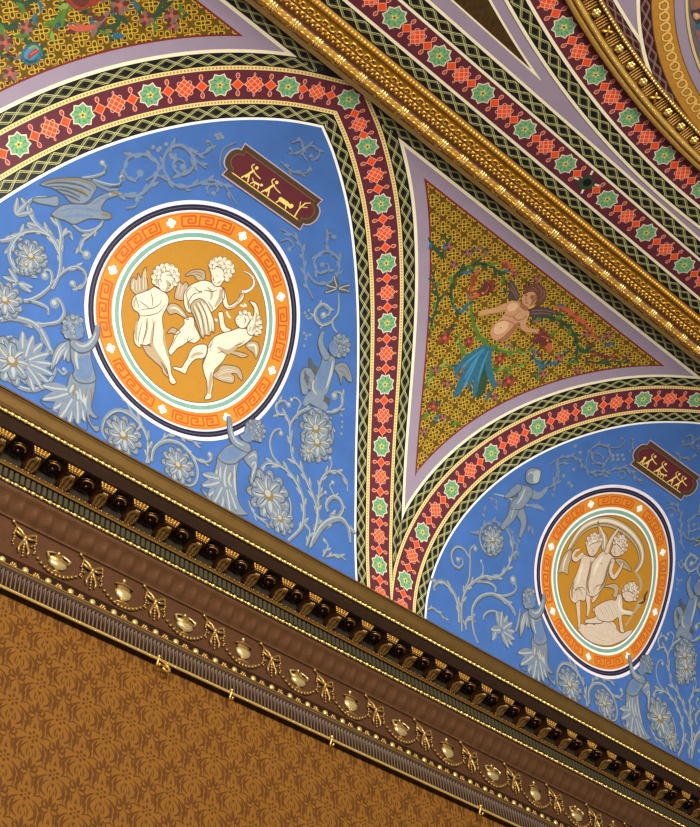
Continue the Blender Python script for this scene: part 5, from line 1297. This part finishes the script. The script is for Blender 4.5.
# ------------------------------------------------------------------ picture hooks on the rail
def hook(x, label, g=1.0):
    T = thing('picture_hook', w3(x, .992, .845), label, 'hook', 'brass picture hooks on the rail')
    bm = bmesh.new(); tube(bm, [(x, .9940, .8505), (x, .9905, .8500), (x, .9895, .8475), (x, .9912, .8440), (x, .9930, .8405), (x, .9915, .8375), (x, .9885, .8368), (x, .9865, .8390)], .0011*g, 7); link('bent_hook', bm, M_gilt, T, True)
    bm = bmesh.new(); ball(bm, (x, .9895, .8494), .0016*g, 1, 1, 1, 8); link('stud', bm, M_giltB, T, True)
    return T
hk = hook(on_plane(157, 660, .993)[0], 'leftmost brass hook on the rail, doubled, with a bolt beside it')
bm = bmesh.new(); x = on_plane(163, 664, .993)[0]; tube(bm, [(x, .9930, .8475), (x+.006, .9920, .8430), (x+.008, .9915, .8380), (x+.002, .9900, .8350), (x-.003, .9890, .8368)], .0014, 7); tube(bm, [(x-.007, .9915, .8415), (x+.009, .9915, .8415)], .0010, 6); link('second_hook', bm, M_gilt, hk, True)
hook(on_plane(229.7, 694, .993)[0], 'small brass hook on the rail, second from the left over the wallpaper')
hook(on_plane(330, 741, .993)[0], 'small brass hook on the rail, third from the left over the wallpaper')
hook(on_plane(479, 811, .993)[0], 'small brass hook on the rail near the bottom edge, rightmost of the four')
# ------------------------------------------------------------------ ceiling: (X, s) with s = S0 - y
S0 = SQ+YC
def cy(x, y): return (x, S0-y)
H = Path([(.30, S0-.5395), (1.75, S0-.5395)])
T = thing('ceiling_band', surf(.9, .72, .01), 'straight burgundy star border on the ceiling beside the gilded moulding', 'painted border')
g = Paint(1)
def bar(y0, y1, m, ly=0): g.add([cy(.3, y0), cy(1.75, y0), cy(1.75, y1), cy(.3, y1)], m, ly)
bar(.552, .530, M_black); bar(.5310, .5268, M_cream, 6); bar(.5270, .4870, M_burg, 6); bar(.4872, .4835, M_cream, 7); bar(.4836, .4655, M_black, 1); bar(.4657, .4618, M_cream, 7)
g.build('band_ground', T)
g = Paint(2); lattice(g, Path([(.30, S0-.5395), (1.75, S0-.5395)]), -.0088, .0088, 0, 1.45, per=.0245); g.build('lozenge_strip', T)
g = Paint(2); lattice(g, Path([(.30, S0-.4745), (1.75, S0-.4745)]), -.0090, .0090, 0, 1.45, per=.0245); g.build('lozenge_strip', T)
SX = [.628-.0767, .6282, .7049, .7834, .8625, .9427, 1.0284, 1.113, 1.1992, 1.286]
for i, x in enumerate(SX):
    c = (x, S0-.5058)
    if seen(*c): put_star(T, c, PI/8, 1.05, 9)
    if i < len(SX)-1:
        d = SX[i+1]-x
        for f, fn in ((.27, put_lozenge), (.5, put_fret), (.73, put_lozenge)):
            c = (x+d*f, S0-.5058)
            if seen(*c) and not (i == 5 and f == .5): fn(T, c, 0, 1.0, 9)
# the worn dark patch in the border
g = Paint(12); c = cy(SX[5]+.043, .506); g.add(cr([(c[0]+(.011+.003*math.sin(k*2.3))*math.cos(k*PI/5), c[1]+(.011+.003*math.cos(k*1.7))*math.sin(k*PI/5)) for k in range(10)], 3, True), M_leafD, 0)
g.add(ellipse(c[0]+.001, c[1], .006, .006, 12), M_black, 1)
for a in (.4, 2.0, 3.5, 5.2): g.stroke([(c[0]+.012*math.cos(a), c[1]+.012*math.sin(a)), (c[0]+.019*math.cos(a), c[1]+.019*math.sin(a))], .003, M_pale, 0)
g.build('worn_patch', T)

CX, CYY = 1.075, -.82; CC = (CX, S0-CYY)
def arcp(r, a0=48, a1=148, n=150, c=CC, sg=-1):
    "points on a ceiling circle; angle measured from +X towards +y (= -s)"
    return [(c[0]+r*math.cos(math.radians(a)), c[1]-r*math.sin(math.radians(a))) for a in [a1+(a0-a1)*i/n for i in range(n+1)]]
A0, A1 = 72, 118
T = thing('curved_ceiling_band', surf(.9, .80, .01), 'curved burgundy star border on the ceiling along the gilded ring', 'painted border')
g = Paint(4)
def rb(r0, r1, m, ly=0, p=None): (p or g).strip(arcp(r0, A0, A1), arcp(r1, A0, A1), m, ly)
rb(1.2500, 1.2130, M_burg, 2); rb(1.2542, 1.2500, M_cream, 5); rb(1.2762, 1.2722, M_cream, 5)
g.build('band_ground', T)
PB = Path(arcp(1.2632, A0, A1)); g = Paint(4); lattice(g, PB, -.0090, .0090, 0, PB.len, per=.0245); g.build('lozenge_strip', T)
PS = Path(arcp(1.2316, A0, A1)); st0 = min(range(len(PS.pts)), key=lambda i: math.hypot(PS.pts[i][0]-.8684, PS.pts[i][1]-(S0-.3950))); t0 = PS.l[st0]
for k in range(-4, 5):
    for f, fn in ((0, put_star), (.27, put_lozenge), (.5, put_fret), (.73, put_lozenge)):
        t = t0+(k+f)*.0810
        if 0 < t < PS.len:
            c, d = PS.pos(t)
            if seen(*c): fn(T, c, math.atan2(d[1], d[0])+(PI/8 if fn is put_star else 0), 1.02, 8)
# brown mosaic wedge between the two borders
M_wedge = mat('brown_mosaic', (66, 46, 16), .5, var=.3, scale=60)
def wedge(rr, yb, xl=.45):
    pts = []
    for a in range(0, 200):
        t = math.radians(130-a*.2); x = CC[0]+rr*math.cos(t); y = CYY+rr*math.sin(t)
        if x < xl or y > yb: continue
        pts.append(cy(x, y))
    return pts+[cy(pts[-1][0], yb), cy(pts[0][0], yb)]
T = thing('brown_mosaic_wedge', surf(.7, .80, .01), 'dark brown cream edged wedge on the lavender ceiling at the top', 'mosaic panel')
g = Paint(2); g.add(wedge(1.2893, .4455), M_cream, 0); g.build('cream_edge', T); g = Paint(3); g.add(wedge(1.2920, .4432), M_wedge, 0); g.build('brown_field', T)

# ------------------------------------------------------------------ gilded straight moulding between cove and ceiling
T = thing('gilded_moulding', surf(1, .65, .01), 'broad straight gilded moulding crossing from top left to the right edge', 'moulding')
def gp(t, dz): return (.5485+.0590*t, ZT-dz*.65)
prof = [gp(.0, .0), gp(.0, .0040), gp(.02, .0062), gp(.12, .0070), gp(.14, .0060), gp(.20, .0066), gp(.34, .0094), gp(.36, .0084), gp(.38, .0100), gp(.50, .0104), gp(.52, .0090), gp(.56, .0076), gp(.61, .0084), gp(.63, .0108), gp(.67, .0126), gp(.72, .0132), gp(.77, .0122), gp(.81, .0090), gp(.83, .0060), gp(.86, .0042), gp(.885, .0036), gp(.89, .0014), gp(.998, .0012), gp(1.0, 0)]
mi = [1, 1, 0, 1, 2, 2, 1, 1, 1, 1, 3, 3, 3, 0, 0, 0, 0, 0, 1, 1, 1, 4, 4]
M_giltC = mat('pale_gold_fillet', (228, 200, 120), .5, .2); M_umb = mat('umber_cavetto', (140, 98, 66), .5, .3)
M_giltO = mat('olive_gilding', (176, 132, 40), .38, .7, var=.15, scale=30, bump=.3)
bm = bmesh.new(); sweep(bm, prof, -.2, 2.2, mi); link('moulding_body', bm, [M_gilt, M_giltD, M_giltO, M_umb, M_giltC], T)
bm = bmesh.new(); x = .3      # rope at the ceiling edge
while x < 1.7:
    ball(bm, (x, gp(.07, 0)[0], ZT-.0048), .0026, .9, 1.2, .8, 7); x += .0052
link('rope_edge', bm, M_gilt, T, True)
bm = bmesh.new(); x = .35; k = 0   # scroll band
while x < 1.65:
    y0, z0 = gp(.27, 0)[0], ZT-.0056
    for sg in (1, -1):
        c = x+(0 if sg == 1 else .0115); q = []
        for i in range(14):
            a = i/13*2.2*PI*1.0; r = .0062*(1-i/15); q.append((c+r*math.cos(a)*1.0, y0+sg*r*math.sin(a)*.85-sg*.001, z0-.0002))
        tube(bm, q, [.0013*(1-.5*i/13) for i in range(14)], 5)
    x += .023
link('scroll_relief', bm, M_gilt, T, True)
bm = bmesh.new(); x = .35; random.seed(3)
while x < 1.65:
    y0 = gp(.44, 0)[0]; z0 = ZT-.0068
    ball(bm, (x, y0-.0015, z0), .0023, .8, 1.4, .8, 7); ball(bm, (x+.0040, y0+.0018, z0), .0020, .9, 1.2, .8, 6); ball(bm, (x+.0020, y0-.0030, z0), .0012, 1, 1, 1, 5); x += .0082
link('leaf_course', bm, M_gilt, T, True)
def ribbon(x):
    "crossed ribbon binding the torus"
    bm = bmesh.new(); cyy, czz = gp(.72, 0)[0], ZT-.0022
    for u in (-.004, 0, .004):
        P3 = [(x+u+.0022*math.sin(a*.5), cyy+.0077*math.cos(a), czz-.0070*math.sin(a)) for a in [PI*i/10 for i in range(11)]]; tube(bm, P3, .0013, 6)
    return bm
o = link('ribbon_binding', ribbon(.36), M_giltB, T, True); copies(o, 36, .0362)
bm = bmesh.new(); x = .35
while x < 1.65:       # bay leaves along the torus
    cyy, czz = gp(.72, 0)[0], ZT-.0082
    for v in (-.0042, 0, .0042): ball(bm, (x, cyy+v, czz+abs(v)*.45), .0028, 1.9, .75, .5, 7)
    x += .0090
link('bay_leaves', bm, M_gilt, T, True)

# ------------------------------------------------------------------ gilded ring with rosettes
T = thing('gilded_ring', surf(.95, .86, .01), 'curved gilded ring of rods, rosettes and pearls at the top right', 'moulding')
def rsweep(prof, mi, a0=A0, a1=A1, n=120, c=(CX, CYY)):
    "prof: (radius, drop below ceiling)"
    bm = bmesh.new(); rows = []
    for k in range(n+1):
        a = math.radians(a0+(a1-a0)*k/n); rows.append([bm.verts.new(w3(c[0]+r*math.cos(a), c[1]+r*math.sin(a), ZT-d)) for r, d in prof])
    for A, B in zip(rows[:-1], rows[1:]):
        for i in range(len(prof)-1): f = bm.faces.new((A[i], B[i], B[i+1], A[i+1])); f.material_index = mi[i]; f.smooth = True
    return bm
link('rod_moulding', rsweep([(1.2148, 0), (1.2148, .0020), (1.2130, .0045), (1.2100, .0055), (1.2080, .0045), (1.2072, .0040), (1.2058, .0056), (1.2035, .0064), (1.2012, .0056), (1.1998, .0035), (1.1985, .0030)], [1, 0, 2, 0, 1, 1, 0, 2, 0, 1]), [M_gilt, M_giltD, M_giltB], T)  # brighter gilding on the crests paints in the rods' highlight lines
link('rosette_channel', rsweep([(1.1985, .0030), (1.1980, .0012), (1.1820, .0012), (1.1815, .0028), (1.1775, .0028), (1.1765, 0)], [1, 0, 1, 1, 1]), [mat('channel_brown', (98, 64, 26), .5, .3), M_giltD], T)
def polar(r, a): return (CX+r*math.cos(a), CYY+r*math.sin(a))
bm = bmesh.new(); a = math.radians(A0)
while a < math.radians(A1):
    x, y = polar(1.1796, a)
    if seen(*cy(x, y), 20): ball(bm, (x, y, ZT-.0036), .0020, 1, 1, .9, 7)
    a += .0049/1.176
link('pearl_row', bm, M_giltB, T, True)
step = math.radians(1.43); a00 = math.radians(101.73); k = 0
for k in range(-12, 14):
    a = a00+k*step; x, y = polar(1.1905, a)
    if not seen(*cy(x, y), 10): continue
    if k % 4 != 0:
        bm = bmesh.new()
        for j in range(6): ball(bm, (x+.0034*math.cos(j*PI/3), y+.0034*math.sin(j*PI/3), ZT-.0030), .0027, 1, 1, .7, 8)
        ball(bm, (x, y, ZT-.0046), .0022, 1, 1, 1, 8); link('rosette', bm, M_giltB, T, True)
    else:
        bm = bmesh.new()
        for j in range(4):
            b = a+PI/4+j*PI/2; tube(bm, [(x, y, ZT-.0030), (x+.0040*math.cos(b), y+.0040*math.sin(b), ZT-.0040), (x+.0074*math.cos(b), y+.0074*math.sin(b), ZT-.0028)], [.0010, .0019, .0008], 6)
        link('cross_leaf', bm, M_gilt, T, True)
    bm = bmesh.new()
    for j in range(4):
        b = a+step*(.5+(j-1.5)*.13); p, q = polar(1.1975, b), polar(1.1828, b); tube(bm, [(p[0], p[1], ZT-.0018), (q[0], q[1], ZT-.0018)], .0011, 5)
    link('fluting', bm, M_giltD, T, True)

# ------------------------------------------------------------------ maroon lozenge borders and guilloche ring
M_mar = mat('maroon_paint', (58, 22, 26), .55); M_marO = mat('maroon_mid', (78, 38, 38), .55); M_marL = mat('pale_mauve_line', (150, 122, 112), .6)
sh = (M_mar, M_marO, M_mar, M_marL)
T = thing('maroon_lozenge_border', surf(.9, .88, .01), 'maroon lozenge borders forming a point around lavender at the top right', 'painted border')
g = Paint(2); PL = Path(arcp(1.1715, A0, A1)); lattice(g, PL, -.0050, .0050, 0, PL.len, per=.0225, shade=sh); g.build('lozenge_strip', T)
GC = (1.05, .02); GS = (GC[0], S0-GC[1])
g = Paint(6); PG = Path(arcp(.3440, 60, 170, 120, GS)); lattice(g, PG, -.0065, .0065, 0, PG.len, per=.0225, shade=sh); g.build('lozenge_strip', T)
g = Paint(3); g.strip(arcp(1.1668, A0, A1), arcp(1.1630, A0, A1), M_cream, 0); g.strip(arcp(.3505, 60, 170, 100, GS), arcp(.3548, 60, 170, 100, GS), M_cream, 3); g.build('cream_line', T)
T = thing('guilloche_ring', surf(.95, .92, .01), 'ochre ring of interlaced circles in the top right corner', 'painted border')
M_och = mat('ochre_ring', (176, 124, 44), .5, var=.1, scale=50); M_ochL = mat('ochre_light', (222, 178, 92), .5); M_ochD = mat('ochre_dark', (120, 76, 26), .55)
g = Paint(10); g.strip(arcp(.3095, 60, 170, 110, GS), arcp(.3375, 60, 170, 110, GS), M_och, 0); g.strip(arcp(.3095, 60, 170, 110, GS), arcp(.3108, 60, 170, 110, GS), M_ochD, 1); g.strip(arcp(.3362, 60, 170, 110, GS), arcp(.3375, 60, 170, 110, GS), M_ochD, 1)
a = 60
PQ = Path(arcp(.3222, 60, 170, 140, GS)); t = 0
while t < PQ.len:
    c, d = PQ.pos(t)
    if seen(*c, 20):
        g.add(ellipse(c[0], c[1], .0072, .0072, 18), M_ochD, 1); g.add(ellipse(c[0], c[1], .0066, .0066, 18), M_ochL, 2); g.add(ellipse(c[0], c[1], .0043, .0043, 14), M_ochD, 3); g.add(ellipse(c[0], c[1], .0034, .0034, 12), M_och, 4)
        f = frame(c, math.atan2(d[1], d[0])); g.stroke([f(.0025, .0058), f(.0072, .0030), f(.0119, -.0058)], .0026, M_ochL, 5)
    t += .0144
g.build('interlaced_circles', T)
T = thing('ceiling_roundel', surf(1.05, S0-.02, .01), 'figure painting cut off by the top right corner', 'painting')
M_rf = mat('roundel_field', (104, 92, 96), .6, var=.2, scale=15)
g = Paint(10); g.add([(GS[0]+.2970*math.cos(2*PI*k/96), GS[1]+.2970*math.sin(2*PI*k/96)) for k in range(96)], M_lav, 0)
g.add([(GS[0]+.2965*math.cos(2*PI*k/96), GS[1]+.2965*math.sin(2*PI*k/96)) for k in range(96)], M_giltC, 1); g.add([(GS[0]+.2935*math.cos(2*PI*k/96), GS[1]+.2935*math.sin(2*PI*k/96)) for k in range(96)], M_rf, 2)
g.build('painted_field', T)
g = Paint(14)
f = crop(640, 0, 11.667); M_rd = mat('roundel_shade', (66, 60, 62), .6, var=.2, scale=30)
for s_, m, l in (('600,-40 590,60 610,110 660,120 720,90 760,0 720,-60', M_mauve, 0), ('590,120 640,110 720,100 780,160 760,300 700,320 640,250 610,190', M_rd, 1), ('620,160 650,145 690,165 700,200 660,225 630,205', M_skin, 2), ('640,165 670,160 680,190 655,200', M_skinL, 3), ('650,300 700,270 760,290 780,350 700,350', M_teal, 2), ('650,360 700,350 770,380 790,520 720,520 670,450', M_mauve, 2), ('640,20 680,10 700,60 670,90 640,70', M_skinS, 1)):
    g.add(cr(tr(f, s_), 5, True), m, l)
g.build('figure', T)
